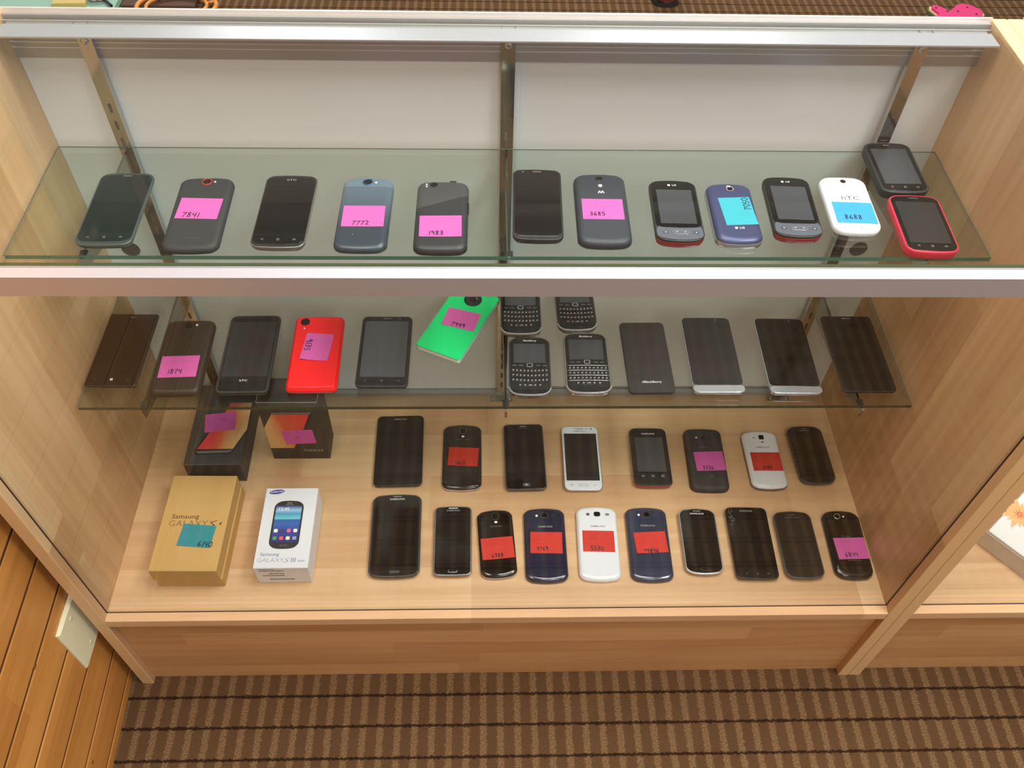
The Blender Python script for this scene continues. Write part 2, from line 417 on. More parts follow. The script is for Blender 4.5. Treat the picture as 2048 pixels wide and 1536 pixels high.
# ------------------------------------------------------------------ display cabinets
ZD = .2504; HT = .963; XI = .5905; XO = .6092
def pane(name, x0, x1, y0, y1, z0, z1, big, m, edge, parent=None):
    """glass slab: two large faces clear, the four thin edges green"""
    b = B(); b.box(x0, x1, y0, y1, z0, z1)
    ax = {'x': (4, 5), 'y': (2, 3), 'z': (0, 1)}[big]
    b.m = [0 if i in ax else 1 for i in range(6)]
    return b.obj(name, [m, edge], parent)
def cabinet(x0, x1, label, fit):
    c = thing('display_cabinet', label, 'display cabinet', ((x0 + x1) / 2, 0, 0), 0, 'glass fronted display cabinets')
    off = -(x0 + x1) / 2
    def P(b, n, m):
        for i, v in enumerate(b.v): b.v[i] = (v[0] + off, v[1], v[2])
        return b.obj(n, m, c)
    xi0, xi1 = x0 + .0187, x1 - .0187
    for a, d in ((x0, xi0), (xi1, x1)):
        b = B(); b.bbox(a, d, 0, .4456, 0, HT, .0007)
        b.m = [1 if (abs(sum(b.v[i][1] for i in f) / len(f)) < .001 or sum(b.v[i][2] for i in f) / len(f) > HT - .001) else 0 for f in b.f]
        P(b, 'side_panel', [W_SIDE, W_EDGE])
    b = B().bbox(xi0, xi1, .0009, .4456, ZD - .019, ZD, .0006); P(b, 'deck_board', W_DECK)
    b = B().bbox(xi0, xi1, .012, .028, 0.0, ZD - .0192, .0005); P(b, 'kick_board', W_KICK)
    # front glass with the dark channel line round it
    P2 = lambda *a: pane(*a, c)
    q = pane('front_glass', xi0 + off + .0005, xi1 + off - .0005, .0162, .0205, ZD - .0030, HT - .0062, 'y', G_PANE, G_EDGE2, c)
    for k_, f_ in enumerate(q.data.polygons): f_.material_index = 1 if k_ == 1 else 0
    b = B().box(xi0, xi1, .0146, .0161, ZD, ZD + .0006)
    b.box(xi0, xi0 + .0005, .0140, .0161, ZD, HT - .012); b.box(xi1 - .0005, xi1, .0140, .0161, ZD, HT - .012)
    P(b, 'glass_gasket', SEAM)
    # top: front rail, pane, rear rail
    b = B(); b.box(xi0, xi1, -.0048, -.0030, .9405, HT); b.box(xi0, xi1, -.0030, .0078, HT - .0026, HT)
    b.box(xi0, xi1, -.0030, .0160, HT - .0095, HT - .0062)
    b.box(xi0, xi1, -.0030, -.0005, .9405, .9425)
    P(b, 'front_rail', ALU)
    q = pane('top_glass', xi0 + off + .001, xi1 + off - .001, .0088, .4385, HT - .0058, HT - .0005, 'z', G_TOP, G_EDGE2, c)
    for k_, f_ in enumerate(q.data.polygons): f_.material_index = 1 if k_ == 2 else 0
    b = B(); b.box(xi0 + .006, xi1 - .006, .3945, .4225, HT - .0085, HT - .0065)
    b.box(xi0 + .006, xi1 - .006, .4225, .4375, HT - .0125, HT - .0105, 1)
    b.box(xi0, xi1, .4395, .4430, HT - .010, HT - .004, 1)
    b.box(xi0, xi1, .4430, .4456, HT - .035, HT + .002, 2)
    b.box(xi0, xi1, .4335, .4360, .907, HT - .0085, 3)
    for zz in (.9205, .9275): b.box(xi0, xi1, .4325, .4336, zz, zz + .0012, 2)
    b.box(xi0, xi1, .4360, .4430, .944, .9475, 3)
    P(b, 'rear_rail', [ALU, ALU_D, ALU_L, ALU_D])
    b = B(); b.box(xi0, xi1, .4255, .4355, ZD, ZD + .0085); b.box(xi0, xi1, .4385, .4400, ZD, ZD + .0085); P(b, 'door_track', ALU_D)
    xm = (x0 + x1) / 2 + .0205
    for a, d, yy, px_ in ((xi0, xm, .4365, x0 + .056), (xm - .03, xi1, .4412, x1 - .0605)):
        b = B().bbox(a, d, yy, yy + .0035, ZD + .0085, .942, .0005)
        dr = P(b, 'sliding_door', DOORW)
        R_ = [[(px_ + off + q_ * math.cos(t * math.pi / 12), yy - e, .5945 + q_ * math.sin(t * math.pi / 12)) for t in range(24)] for q_, e in ((.0135, -.001), (.0135, .0010), (.0120, .0012), (.0112, .0006))]
        p_ = B(); p_.loft(R_, 0); fp = p_.obj('finger_pull', PULL, dr)
    if fit:
        for sx_ in (-.4985, .0045, .5090):
            b = B(); w = .0085
            b.box(sx_ - w, sx_ + w, .4250, .4265, ZD, HT - .009)
            for s2 in (-1, 1): b.box(sx_ + s2 * w - (.0008 if s2 > 0 else -.0), sx_ + s2 * w + (.0 if s2 > 0 else .0008), .4265, .4332, ZD, HT - .009)
            zz = .8430
            while zz > ZD + .03:
                b.box(sx_ - .0018, sx_ + .0018, .4247, .4252, zz - .0065, zz + .0065, 1); zz -= .0254
            st = P(b, 'shelf_standard', [CHROME, SLOT])
            b = B(); R_ = [[(sx_ + off + q_ * math.cos(t * math.pi / 8), .4250 - e, .9345 + q_ * math.sin(t * math.pi / 8)) for t in range(16)] for q_, e in ((.0048, 0), (.0042, .0018), (.0018, .0026))]
            b.loft(R_, 0); b.obj('screw', CHROME, st)
            b = B().box(sx_ + off - .020, sx_ + off + .020, .413, .4245, ZD, ZD + .0014); fpl = b.obj('foot_plate', CHROME_D, st)
            for s2 in (-1, 1):
                b = B().cyl((sx_ + off + s2 * .0145, .4185), .0034, ZD + .0014, ZD + .0030, 14, 0, .002); b.obj('screw', CHROME, st)
    return c
cabinet(-.6095, .6092, 'maple display cabinet with phones on two glass shelves, beside the board wall', True)
cabinet(.6098, 1.8285, 'neighbouring maple display cabinet at right holding one flowered white box', False)

# shelves and brackets
def shelf(name, label, x0, x1, y0, y1, zt, edge):
    t = .0058
    b = B(); b.box(x0, x1, y0, y1, -t, 0); b.m = [0, 0, 1, 0, 0, 0]
    q = B(); q.box(x0, x1, y1, y1 + .0007, -.0009, .0001); q.box(x0 - .0007, x0, y0, y1, -.0009, .0001); q.box(x1, x1 + .0007, y0, y1, -.0009, .0001)
    o = b.obj(name, [G_SHELF, edge]); e = q.obj('ground_edge', G_LINE, o)
    o.location = (0, 0, zt); tag(o, label, 'shelf', 'glass shelves in the cabinet'); return o
ZU = .785; ZL = .528
shelf('glass_shelf', 'upper glass shelf with green front edge just below the top rail', -.585, .585, .2156, .4240, ZU, G_EDGE)
shelf('glass_shelf', 'lower glass shelf above the wooden deck', -.5845, .5790, .1890, .4240, ZL, G_EDGE2)
def bracket(x, zt, yf, label):
    z0 = zt - .0060
    r = thing('shelf_bracket', label, 'shelf bracket', (x, .424, z0 - .045), 0, 'chrome knife brackets under the glass shelves')
    prof = [(0.0006, .045), (yf - .424 + .004, .045), (yf - .424 - .004, .050), (yf - .424 - .006, .046), (yf - .424 - .002, .028), (yf - .424 + .05, .016), (-.03, .002), (0.0006, 0)]
    b = B(); v = [(sx_, y, z_) for sx_ in (-.0016, .0016) for y, z_ in prof]; n = len(prof)
    b.add(v, [tuple(range(n)), tuple(range(2 * n - 1, n - 1, -1))] + [((i + 1) % n, i, n + i, n + (i + 1) % n) for i in range(n)])
    b.obj('bracket_blade', CHROME_D, r)
    b = B().box(-.0045, .0045, yf - .424 + .004, yf - .424 + .016, .0446, .0451); b.obj('rubber_pad', RUBBER, r)
for x, nm in ((-.4985, 'left'), (.0045, 'middle'), (.5090, 'right')):
    bracket(x, ZU, .2156, 'chrome blade bracket under the upper glass shelf on the %s standard' % nm)
    bracket(x, ZL, .1890, 'chrome blade bracket under the lower glass shelf on the %s standard' % nm)
# ------------------------------------------------------------------ phones
GRP = {'U': (ZU, 'phones on the upper glass shelf'), 'L': (ZL, 'phones on the lower glass shelf'), 'D': (ZD, 'phones on the wooden deck')}
class Phone:
    def __init__(s, row, x, y, w, h, ang, t, r, label, body, rim=None, ec=0, back=False, dome=.0035, thin=.003, ecb=None, kind='smartphone', capm=None):
        s.z, g = GRP[row]; s.w, s.h, s.t, s.rr, s.ec, s.ecb, s.back = w, h, t, r, ec, ecb, back
        s.o = thing(kind, label, 'phone', (x, y, s.z + .0002), math.radians(ang), g)
        R = lambda i, z: rrect(w, h, r, z, i, ec, ecb=ecb)
        if back:   # face down, domed back upwards
            L = [(0.0008, 0), (0, .0006), (0, t * .42), (.0004, t * .6), (.0012, t * .76), (.0026, t * .89), (dome + .0015, t * .97), (dome + .0045, t)]
        else:      # face up, back tapering underneath
            L = [(thin + .003, 0), (thin, t * .08), (thin * .35, t * .35), (0, t * .65), (0, t - .0008), (.0003, t - .0003), (.0009, t)]
        rings = [R(i, z) for i, z in L]
        mats = [body, rim or body, capm or body]
        if back: mis = [1 if rim and z < t * .5 else 0 for i, z in L[:-1]]
        else: mis = [0 if z < t * .3 else 1 for i, z in L[:-1]]
        b = B(); b.loft(rings, 0, True, True, mis, 2)
        s.body = b.obj('body', mats, s.o)
        s.top = t
    def front(s, inset=.0016, m=None, dw=None, dh=None, dy=0, dm=None, bot=0, top=0, r=None, z=None):
        """cover glass and the visible display"""
        z0 = s.t if z is None else z
        hh = s.h - 2 * inset - bot - top; cy = (bot - top) / 2
        slab(s.w - 2 * inset, hh, max((s.rr if r is None else r) - inset, .0006), z0, z0 + .0005, 0, cy, s.ec * .9, ecb=(s.ec * .9 if s.ecb is None else s.ecb * .9)).obj('cover_glass', m or SCR, s.o)
        s.top = z0 + .0005
        if dw:
            slab(dw, dh, .0006, s.top, s.top + .0001, 0, dy, 0, .00003).obj('display', dm or SCRD, s.o)
        return s
    def disc(s, name, u, v, r, m, t=.0006, z=None, n=24, ring=None, rt=.0007, hole=None):
        z = s.top if z is None else z
        b = B().cyl((0, 0), r, 0, t, n, 0, r * .94)
        o = b.obj(name, m, s.o, (u, v, z))
        if ring:
            k = B()
            R_ = [[(q * math.cos(a * 2 * math.pi / n), q * math.sin(a * 2 * math.pi / n), zz) for a in range(n)] for q, zz in ((r, 0), (r + rt, 0), (r + rt, t * .8), (r + rt * .7, t * 1.25), (r, t * 1.25), (r, 0))]
            k.loft(R_, 0, True, False); k.obj('lens_ring', ring, o)
        return o
    def slot(s, name, u, v, w, h, r, m, t=.0003, z=None, ang=0, bev=.00008):
        z = s.top if z is None else z
        return slab(w, h, r, 0, t, 0, 0, 0, bev).obj(name, m, s.o, (u, v, z), ang)
    def ear(s, v=None, w=.011, m=None, u=0): s.slot('earpiece', u, (s.h / 2 - .006) if v is None else v, w, .0014, .0006, m or ICON, .0002); return s
    def chin(s, m, z0, z1, frac=.40, name='lower_rim', out=.0004):
        """coloured band round the bottom end"""
        ecb = s.ec if s.ecb is None else s.ecb
        rr = [rrect(s.w, s.h, s.rr, z_, i_ - out, s.ec, ecb=ecb) for z_, i_ in ((z0, .0016 if z0 < s.t * .3 else 0), ((z0 + z1) / 2, .0002), (z1, 0), (z1 + .0002, .0008))]
        keep = sorted([i for i, q in enumerate(rr[1]) if q[1] < -s.h * frac], key=lambda i: math.atan2(rr[1][i][1] + s.h * .2, rr[1][i][0]))
        b = B()
        for i, j in zip(keep[:-1], keep[1:]):
            for a, c in zip(rr[:-1], rr[1:]): b.add([a[i], a[j], c[j], c[i]], [(0, 1, 2, 3)], 0, True)
        b.obj(name, m, s.o); return s
    def logo(s, txt, v, size=.0042, m=None, u=0, ang=0, sx=1.15, z=None):
        text(txt, size, m or LOGO, s.o, u, v, (s.top if z is None else z) + .0001, 'logo_text', ang, sx); return s
    def softkeys(s, v, du=.019, m=None, kinds='bhm', sz=.0016):
        m = m or ICON
        for i, u in enumerate((-du, 0, du)):
            b = B(); k = kinds[i]
            if k == 'b': strokes(b, [[(sz, sz * .7), (-sz, 0), (sz, -sz * .7)]], sz * .4, 0)
            elif k == 'h': strokes(b, [[(-sz, 0), (0, sz), (sz, 0)], [(-sz * .7, 0), (-sz * .7, -sz), (sz * .7, -sz), (sz * .7, 0)]], sz * .4, 0)
            elif k == 'w':
                for a in (-1, 0.1):
                    for c in (-1, 0.1): b.add([(a * sz, c * sz, 0), ((a + .85) * sz, c * sz, 0), ((a + .85) * sz, (c + .85) * sz, 0), (a * sz, (c + .85) * sz, 0)], [(0, 1, 2, 3)])
            elif k == 's': b.loft([[(sz * .8 * math.cos(q), sz * .8 * math.sin(q), z_) for q in [j * math.pi / 5 for j in range(10)]] for z_ in (0, .00005)])
            else: strokes(b, [[(-sz, sz * .6), (sz, sz * .6), (sz, -sz * .6), (-sz, -sz * .6), (-sz, sz * .6)], [(0, sz * .6), (0, -sz * .6)]], sz * .35, 0)
            b.obj('soft_key', m, s.o, (u, v, s.top + .00012))
        return s
    def note(s, col, num, u, v, w=.0508, h=.0381, ang=0, mode='h', size=.0072, nx=None, ny=None, curl=0, lift=0, wd_=.00105):
        return sticky(s.o, col, num, u, v, s.top + .0001 + lift, w, h, ang, mode, size, nx, ny, curl, wd_)

def sticky(parent, col, num, u, v, z, w=.0508, h=.0381, ang=0, mode='h', size=.0072, nx=None, ny=None, curl=0, wd_=.00105, vertical=None):
    b = B(); nx_, ny_ = 8, 6; th = .00012
    rnd = random.Random(num + col)
    def zz(i, j):
        a, c = i / nx_, j / ny_
        return curl * ((1 - a) ** 2.5 * (1 - c) ** 2 + .5 * a ** 4 * (1 - c) ** 3) 
    top = [(-w / 2 + w * i / nx_, -h / 2 + h * j / ny_, zz(i, j) + th) for j in range(ny_ + 1) for i in range(nx_ + 1)]
    bot = [(x, y, q - th) for x, y, q in top]; n = len(top)
    fs = []
    for j in range(ny_):
        for i in range(nx_):
            a = j * (nx_ + 1) + i; fs += [(a, a + 1, a + nx_ + 2, a + nx_ + 1), (n + a + nx_ + 1, n + a + nx_ + 2, n + a + 1, n + a)]
    edge = list(range(nx_ + 1)) + [(nx_ + 1) * (j + 1) - 1 for j in range(1, ny_ + 1)] + [ny_ * (nx_ + 1) + i for i in range(nx_ - 1, -1, -1)] + [(nx_ + 1) * j for j in range(ny_ - 1, 0, -1)]
    for k in range(len(edge)): p, q = edge[k], edge[(k + 1) % len(edge)]; fs.append((q, p, n + p, n + q))
    b.add(top + bot, fs)
    o = b.obj('sticky_note', NOTE[col], parent, (u, v, z), 0)
    o.rotation_euler = vertical or (0, 0, math.radians(ang))
    o['label'] = '%s sticky note%s' % (col, (' with the number ' + num) if num.strip('-') else '')
    zt = th + .00012 + curl * .3
    if mode == 'h': hw = handwriting(num, size, wd_, zt, (-.36 * w if nx is None else nx), (-.43 * h if ny is None else ny))
    elif mode == 'up': hw = handwriting(num, size, wd_, zt, nx, ny, math.pi / 2)
    else: hw = handwriting(num, size, wd_, zt, nx, ny, -math.pi / 2)
    hw.obj('handwriting', INK, o)
    b = B()   # faint impressions of earlier writing
    for k in range(3):
        yy = h * (.36 - .12 * k) + rnd.uniform(-.001, .001); x0 = rnd.uniform(-.42, -.2) * w; x1 = rnd.uniform(.1, .42) * w; L = []
        x = x0
        while x < x1: L.append((x, yy + rnd.uniform(-.0013, .0013))); x += .0014
        if mode != 'h': L = [(yq * .7, xq * .7) for xq, yq in L]
        strokes(b, [L[i:i + 5] for i in range(0, len(L), 6) if len(L[i:i + 5]) > 1], .0003, th + .0001)
    b.obj('faint_writing', FAINT[col], o)
    return o

# ---- upper shelf
p = Phone('U', -.4727, .2906, .0665, .1344, .6, .009, .0105, 'leftmost phone of the upper shelf, face up with dark greenish screen', mat('teal_black_body', (52, 62, 62), .4), mat('grey_green_rim', (86, 96, 94), .35, .4), ec=.002)
p.front(.0022, mat('teal_black_glass', (22, 34, 33), .07), bot=.004, top=.002).ear(.0605).softkeys(-.0535, kinds='bhm')
p = Phone('U', -.3720, .2842, .0664, .1350, .9, .0092, .0115, 'matte black phone lying face down with pink note 7841 and red camera ring', BLKM, ec=.003, back=True)
p.disc('camera', 0.0005, .0565, .0052, LENS, ring=RINGR, rt=.0014); p.disc('flash', .0105, .056, .0013, FLASH)
p.logo('beatsaudio', -.0475, .0036, LOGOF); p.note('pink', '7841', 0, .0053, ang=-2.5, size=.0085, nx=-.0175, ny=-.0165)
p = Phone('U', -.2680, .2872, .0643, .1347, -.7, .0092, .0105, 'second face-up black phone from left on the upper shelf, silver-grey top edge', BLK, mat('warm_grey_rim', (128, 122, 118), .3, .5), ec=.002)
p.front(.0018, bot=.004, top=.003).logo('hTC', .0575, .005, LOGO, sx=1.3).softkeys(-.0535)
p = Phone('U', -.1718, .2853, .0635, .1345, -.7, .0092, .0115, 'blue-grey metallic phone face down with pink note 7772', P4M, ec=.003, back=True)
p.disc('camera', -.0008, .0563, .0053, LENS, ring=RINGB, rt=.0014); p.disc('flash', .0098, .0553, .0014, FLASH)
p.disc('microphone', -.0095, -.0425, .0007, LOGO); p.note('pink', '7772', 0, -.0087, ang=.7, size=.0072, nx=-.0125, ny=-.0165)
p = Phone('U', -.0773, .2799, .0644, .1294, -.4, .0105, .0115, 'two-tone charcoal phone face down with diagonal seam and pink note 1983', P5M, ec=.002, back=True)
p.disc('camera', -.0115, .055, .0036, LENS, ring=DARK, rt=.0012)
for vv in (.0555, .0515): p.disc('flash', -.0205, vv, .0012, FLASH)
b = B().bbox(.008, .0165, .0640, .0665, .0045, .0085, .0006); b.obj('power_button', BLK, p.o)
b = B().bbox(.0317, .0332, .006, .0245, .004, .0075, .0004); b.obj('volume_key', BLK, p.o)
p.note('pink', '1983', -.0004, -.0228, ang=1.3, size=.0072, nx=-.014, ny=-.0162, curl=.0006)
p = Phone('U', .0407, .3005, .0612, .1343, -1.4, .0105, .009, 'plain black phone face up against the middle standard on the upper shelf', BLK, ec=.002)
p.front(.002, mat('black_glass_warm', (24, 23, 22), .08), bot=.005).ear(.0615); p.slot('front_camera', -.018, .061, .0024, .0018, .0008, ICON, .0002)
p.slot('front_trim', 0, -.0615, .046, .0006, .0002, LOGO, .0003); p.slot('charging_port', 0, -.0664, .006, .0014, .0006, LOGOF, .0004, z=.0076)
p = Phone('U', .1206, .2936, .0655, .1342, -.7, .0112, .0125, 'blue-black phone face down with pink note 3685 and two-peak emblem', mat('blue_black_matte', (46, 50, 58), .5), ec=.0035, back=True)
p.disc('camera', -.0005, .0545, .0040, LENS, ring=mat('dark_ring', (80, 82, 86), .25, .6), rt=.001); p.disc('flash', .0002, .0405, .0026, FLASH)
q = B(); strokes(q, [[(-.0036, -.0022), (-.0019, .0022), (-.0004, -.0022)], [(.0002, -.0022), (.0018, .0022), (.0035, -.0022)]], .0012, 0); q.obj('emblem', LOGOW, p.o, (.0005, .0285, p.top + .0002))
p.note('pink', '3685', .0003, -.0047, size=.0068, nx=-.0165, ny=-.0125)

def optimus(x, y, ang, label, keys=True):
    p = Phone('U', x, y, .0592, .1145, ang, .0128, .011, label, BLK, BLK, ec=.0035, ecb=.005, thin=.002)
    p.chin(REDP, .0012, p.t * .72)
    # grey key panel at the bottom, black window above
    slab(.0560, .0260, .0095, p.t - .0001, p.t + .0007, 0, -.0420, .0006, ecb=.0046).obj('key_panel', SLATE, p.o)
    slab(.0555, .0885, .0085, p.t, p.t + .0009, 0, .0102, .0026, ecb=-.0012).obj('cover_glass', SCR, p.o)
    p.top = p.t + .0009
    slab(.0440, .0640, .0005, p.top, p.top + .0001, .0005, .0055, 0, .00003).obj('display', SCRG, p.o)
    b = B().cyl((-.0045, .0465), .0018, 0, .0001, 16); b.obj('logo_disc', LOGOW, p.o, (0, 0, p.top))
    p.logo('LG', .0465, .0040, LOGOW, u=.0022)
    p.top = p.t + .0007
    p.slot('home_keys', .001, -.0430, .0195, .0070, .0034, SILV, .0009); p.top += .0009
    p.slot('key_face', .001, -.0430, .0178, .0054, .0026, SLATE, .0002); p.top -= .0009
    for u in (-.0175, .0195): p.slot('phone_key', u, -.0425, .0070, .0042, .0018, mat('slate_key', (78, 82, 92), .35, .3), .0004)
    for u in (-.0175, .0195, -.004, .006): p.slot('key_icon', u, -.0428, .0022, .0009, .0004, LOGOW, .0002, z=p.top + (.0005 if abs(u) > .01 else .0012))
    return p
optimus(.2111, .2863, -1.5, 'black touch phone with grey key panel and dark red chin, left of the cyan-note phone')
p = Phone('U', .2830, .2850, .0575, .1125, -.7, .0125, .012, 'blue-violet phone face down with cyan note 7050', BLUEL, SILV, ec=.004, back=True)
p.slot('camera_surround', .0015, .0425, .0098, .0082, .0030, SILV, .0007); p.top += .0007; p.slot('camera', .0015, .0418, .0062, .0058, .0015, LENS, .0003); p.top -= .0007
p.slot('flash', .0005, .0470, .0050, .0014, .0005, FLASH, .0009)
b = B().cyl((-.0025, -.0315), .0019, 0, .0001, 16); b.obj('logo_disc', LOGOW, p.o, (0, 0, p.top)); p.logo('LG', -.0315, .0045, LOGOW, u=.0045)
p.slot('charging_port', .002, -.0545, .0062, .0030, .0008, DARK, .0014, z=.0015)
p.note('cyan', '7050', .0046, -.0002, .0395, .0515, ang=3.6, mode='up', size=.0082, nx=.0175, ny=.0015)
optimus(.3571, .2943, -2.5, 'black touch phone with grey key panel and red chin, left of the white phone')
p = Phone('U', .4343, .3059, .0608, .1075, -1.8, .0092, .0145, 'white phone face down with bright blue note 8688', WHT, ec=.0025, back=True)
p.disc('camera', .0003, .0415, .0036, LENS, ring=mat('cream_ring', (210, 200, 180), .3), rt=.0008); p.logo('hTC', .0088, .0098, mat('grey_logo_print', (84, 84, 88), .4), sx=1.35, u=.0025)
p.slot('microphone', .0035, -.0465, .0022, .0008, .0003, DARK, .0002); p.note('blue', '8688', .0012, -.0195, .0500, .0400, -1.0, size=.0078, nx=-.0140, ny=-.0120)
p = Phone('U', .5115, .3735, .0621, .1045, -.6, .0130, .011, 'thick black phone face up behind the red-cased one on the upper shelf', BLKM, BLK, ec=.0025, thin=.001)
p.front(.0028, SCR, .047, .073, .0015, SCRG).ear(.0462, .009); p.softkeys(-.0415, .0165)
p = Phone('U', .5121, .2629, .0640, .1060, -2.7, .0132, .0115, 'red-cased black phone face up at the right end of the upper shelf', REDC, REDC, ec=.0025, thin=.001)
p.front(.0022, SCR, .050, .076, .0015, SCRD).softkeys(-.0420, .0165).ear(.0465, .012, LOGOF)

# ---- lower shelf
p = Phone('L', -.5462, .2888, .0708, .1375, -.6, .0085, .0028, 'leftmost phone of the lower shelf, thin square-cornered black with tiny window mark', BRN)
p.front(.0008, mat('brown_black_glass', (30, 20, 16), .1)).ear(.0615, .009, LOGOF); p.softkeys(-.0575, .023, LOGOF, 'bsm', .0011)
b = B()
for a in (-1, .1):
    for c in (-1, .1): b.add([(a * .0018, c * .0018, 0), ((a + .85) * .0018, c * .0018, 0), ((a + .85) * .0018, (c + .85) * .0018, 0), (a * .0018, (c + .85) * .0018, 0)], [(0, 1, 2, 3)])
b.obj('window_key', LOGOW, p.o, (.0, -.0575, p.top + .0003))
p = Phone('L', -.4573, .2758, .0698, .1400, .9, .0102, .0100, 'brown-black phone face down with pink note 1874 on the lower shelf', BRN, ec=.0012, back=True, dome=.002)
p.disc('camera', -.002, .0570, .0044, LENS, ring=DARK); p.disc('flash', .0095, .0575, .0018, FLASH)
p.note('pink', '1874', -.0009, -.0220, .0530, .0395, 1.3, size=.0080, nx=-.0140, ny=-.0130)
p = Phone('L', -.3638, .2795, .0737, .1470, .8, .0102, .0095, 'large black phone face up above the dark boxes, grey display with maker mark below', BLKM, BLK)
p.front(.0035, SCR, .0640, .1040, .0075, SCRD, r=.008).logo('hTC', -.0520, .0048, LOGOW, sx=1.3); p.slot('speaker_grille', 0, .0662, .05, .0014, .0006, DARK, .0003); p.slot('speaker_grille', 0, -.0655, .05, .0014, .0006, DARK, .0003)
p = Phone('L', -.2695, .2828, .0722, .1410, 1.0, .0095, .0070, 'bright red phone lying face down with a pink note', REDM, ec=.0012, back=True, dome=.001)
p.disc('camera', -.0205, .0580, .0062, LENS, ring=DARK, rt=.0006); p.disc('flash', -.0205, .0450, .0011, FLASH)
p.note('pink', '9135', .0016, .0084, .0400, .0515, -6, mode='down', size=.0088, nx=-.0175, ny=.0130, curl=.002, wd_=.001)
p = Phone('L', -.1700, .2838, .0741, .1350, -.2, .0102, .0080, 'black phone face up with large pale grey display beside the red phone', BLK)
p.front(.0022, SCR, .0635, .1070, .0035, SCRG).ear(.0625, .012, LOGOF); p.slot('front_camera', .0185, .0625, .0022, .0014, .0006, ICON, .0002); p.softkeys(-.0568, .024, LOGOF, 'bwm', .0016)
p.slot('charging_port', 0, -.0668, .006, .0014, .0006, LOGOF, .0004, z=.0072)
# green phone
p = Phone('L', -.0640, .3432, .0720, .1395, -25.5, .0088, .0045, 'green-backed phone face down with big round camera and pink note 7949', mat('pearl_white_frame', (226, 232, 228), .25, .4), back=True, dome=.0002)
slab(.0716, .1391, .0044, p.t - .0006, p.t + .0009, 0, 0, 0, .0008).obj('back_cover', GRN, p.o); p.top = p.t + .0009
p.disc('camera', .0005, .0480, .0128, mat('camera_disc', (34, 38, 38), .15), .0009, ring=DARK, rt=.0007, n=40); p.disc('lens', .0005, .0480, .0055, LENS, .0005, z=p.top + .0009); p.disc('flash', .0042, .0515, .0012, FLASH, .0004, z=p.top + .0009)
p.note('pink', '7949', .0022, .0040, .0508, .0370, 8.5, size=.0076, nx=-.0110, ny=-.0160, curl=.0008, wd_=.0011)

def keyboard_phone(row, x, y, w, h, ang, label, body, rim, rows, frets=False, logo=True):
    p = Phone(row, x, y, w, h, ang, .0128, .0125, label, body, rim, ec=.0035, thin=.0035, kind='keyboard_phone')
    p.front(.0026, mat('keyboard_phone_face', (26, 26, 26), .14), w * .76, h * .33, h * .205, SCRG)
    if logo: p.logo('BlackBerry', h * .425, .0038, LOGOW, u=.001)
    b0 = h * -.005
    p.slot('trackpad', 0, b0, .0088, .0072, .0022, SILV, .0007); p.top += .0007; p.slot('trackpad_face', 0, b0, .0066, .0052, .0014, GLOSS, .0002); p.top -= .0007
    for u in (-.0215, -.0125, .0125, .0215): p.slot('call_key', u, b0 - .0002, .0060, .0010, .0004, ICON, .0003)
    kb = B().box(-w * .44, w * .44, -h * .41, -h * .06, 0, .0002).obj('keyboard', DARK, p.o, (0, 0, p.top))
    km = mat('key_black', (40, 40, 40), .25) if 'key' not in globals() else None
    proto = None
    kw, kh, n = w * .082, h * .062, 10
    for r_ in range(rows):
        cnt = 10 if r_ < 3 else 5
        for c in range(cnt):
            u = (c - (cnt - 1) / 2) * w * (.0875 if cnt == 10 else .118)
            if cnt == 5 and c in (0, 4): u *= 1.0
            v = -h * .105 - r_ * h * .080 - (abs(u) / (w / 2)) ** 2 * (-.0022 if not frets else .0008)
            if proto is None:
                b = B()
                b.loft([[(-kw / 2 + i, -kh / 2 + i, z_), (kw / 2 - i, -kh / 2 + i, z_), (kw / 2 - i, kh / 2 - i, z_), (-kw / 2 + i, kh / 2 - i, z_)] for i, z_ in ((0, 0), (0.0002, .0007), (.0009, .0011))], 0, False)
                strokes(b, [[(-.0009, -.0010), (.0002, .0011)], [(.0007, -.001), (.0009, .0009)]], .00055, .00114, 1)
                proto = b.obj('key', [KEYM, KEYG], kb)
                k = proto
            else:
                k = proto.copy(); COL.objects.link(k); k.parent = kb
            k.location = (u, v, .0002)
            if cnt == 5 and c == 2: k.scale = (2.0, .8, 1)
    if frets:
        for q in range(4):
            v = -h * .066 - q * h * .080
            L = [(-w * .45 + w * .9 * i / 12, v - (abs(i - 6) / 6) ** 2 * .0008 + .0004, .0009) for i in range(13)]
            B().tube(L, .0005, 6).obj('fret', SILV, kb)
    # bright lower trim
    b = B(); rr_ = [rrect(w, h, .0125, z_, i_, .0035) for z_, i_ in ((p.t - .0012, -.0004), (p.t + .0004, .0002), (p.t + .0005, .0016))]
    keep = [i for i, q in enumerate(rr_[0]) if q[1] < -h * .36]
    keep.sort(key=lambda i: math.atan2(rr_[0][i][1] + h * .30, rr_[0][i][0]))
    for a in range(len(keep) - 1):
        i, j = keep[a], keep[a + 1]
        b.add([rr_[0][i], rr_[0][j], rr_[1][j], rr_[1][i]], [(0, 1, 2, 3)], 0, True); b.add([rr_[1][i], rr_[1][j], rr_[2][j], rr_[2][i]], [(0, 1, 2, 3)], 0, True)
    b.obj('chin_trim', SILV, p.o)
    return p
KEYM = mat('key_black_plastic', (44, 44, 44), .25); KEYG = mat('key_glyph', (190, 190, 190), .4)
keyboard_phone('L', .0290, .3670, .0610, .1085, 0.0, 'keyboard phone half hidden by the front rail, right behind the middle-standard one', BLK, SILVD, 4)
keyboard_phone('L', .1120, .3735, .0595, .1060, 1.5, 'keyboard phone half hidden by the front rail, behind the silver-framed keyboard phone', BLK, SILVD, 4)
keyboard_phone('L', .0390, .2530, .0600, .1095, -.8, 'front black keyboard phone with chrome chin beside the middle standard', BLK, SILVD, 4)
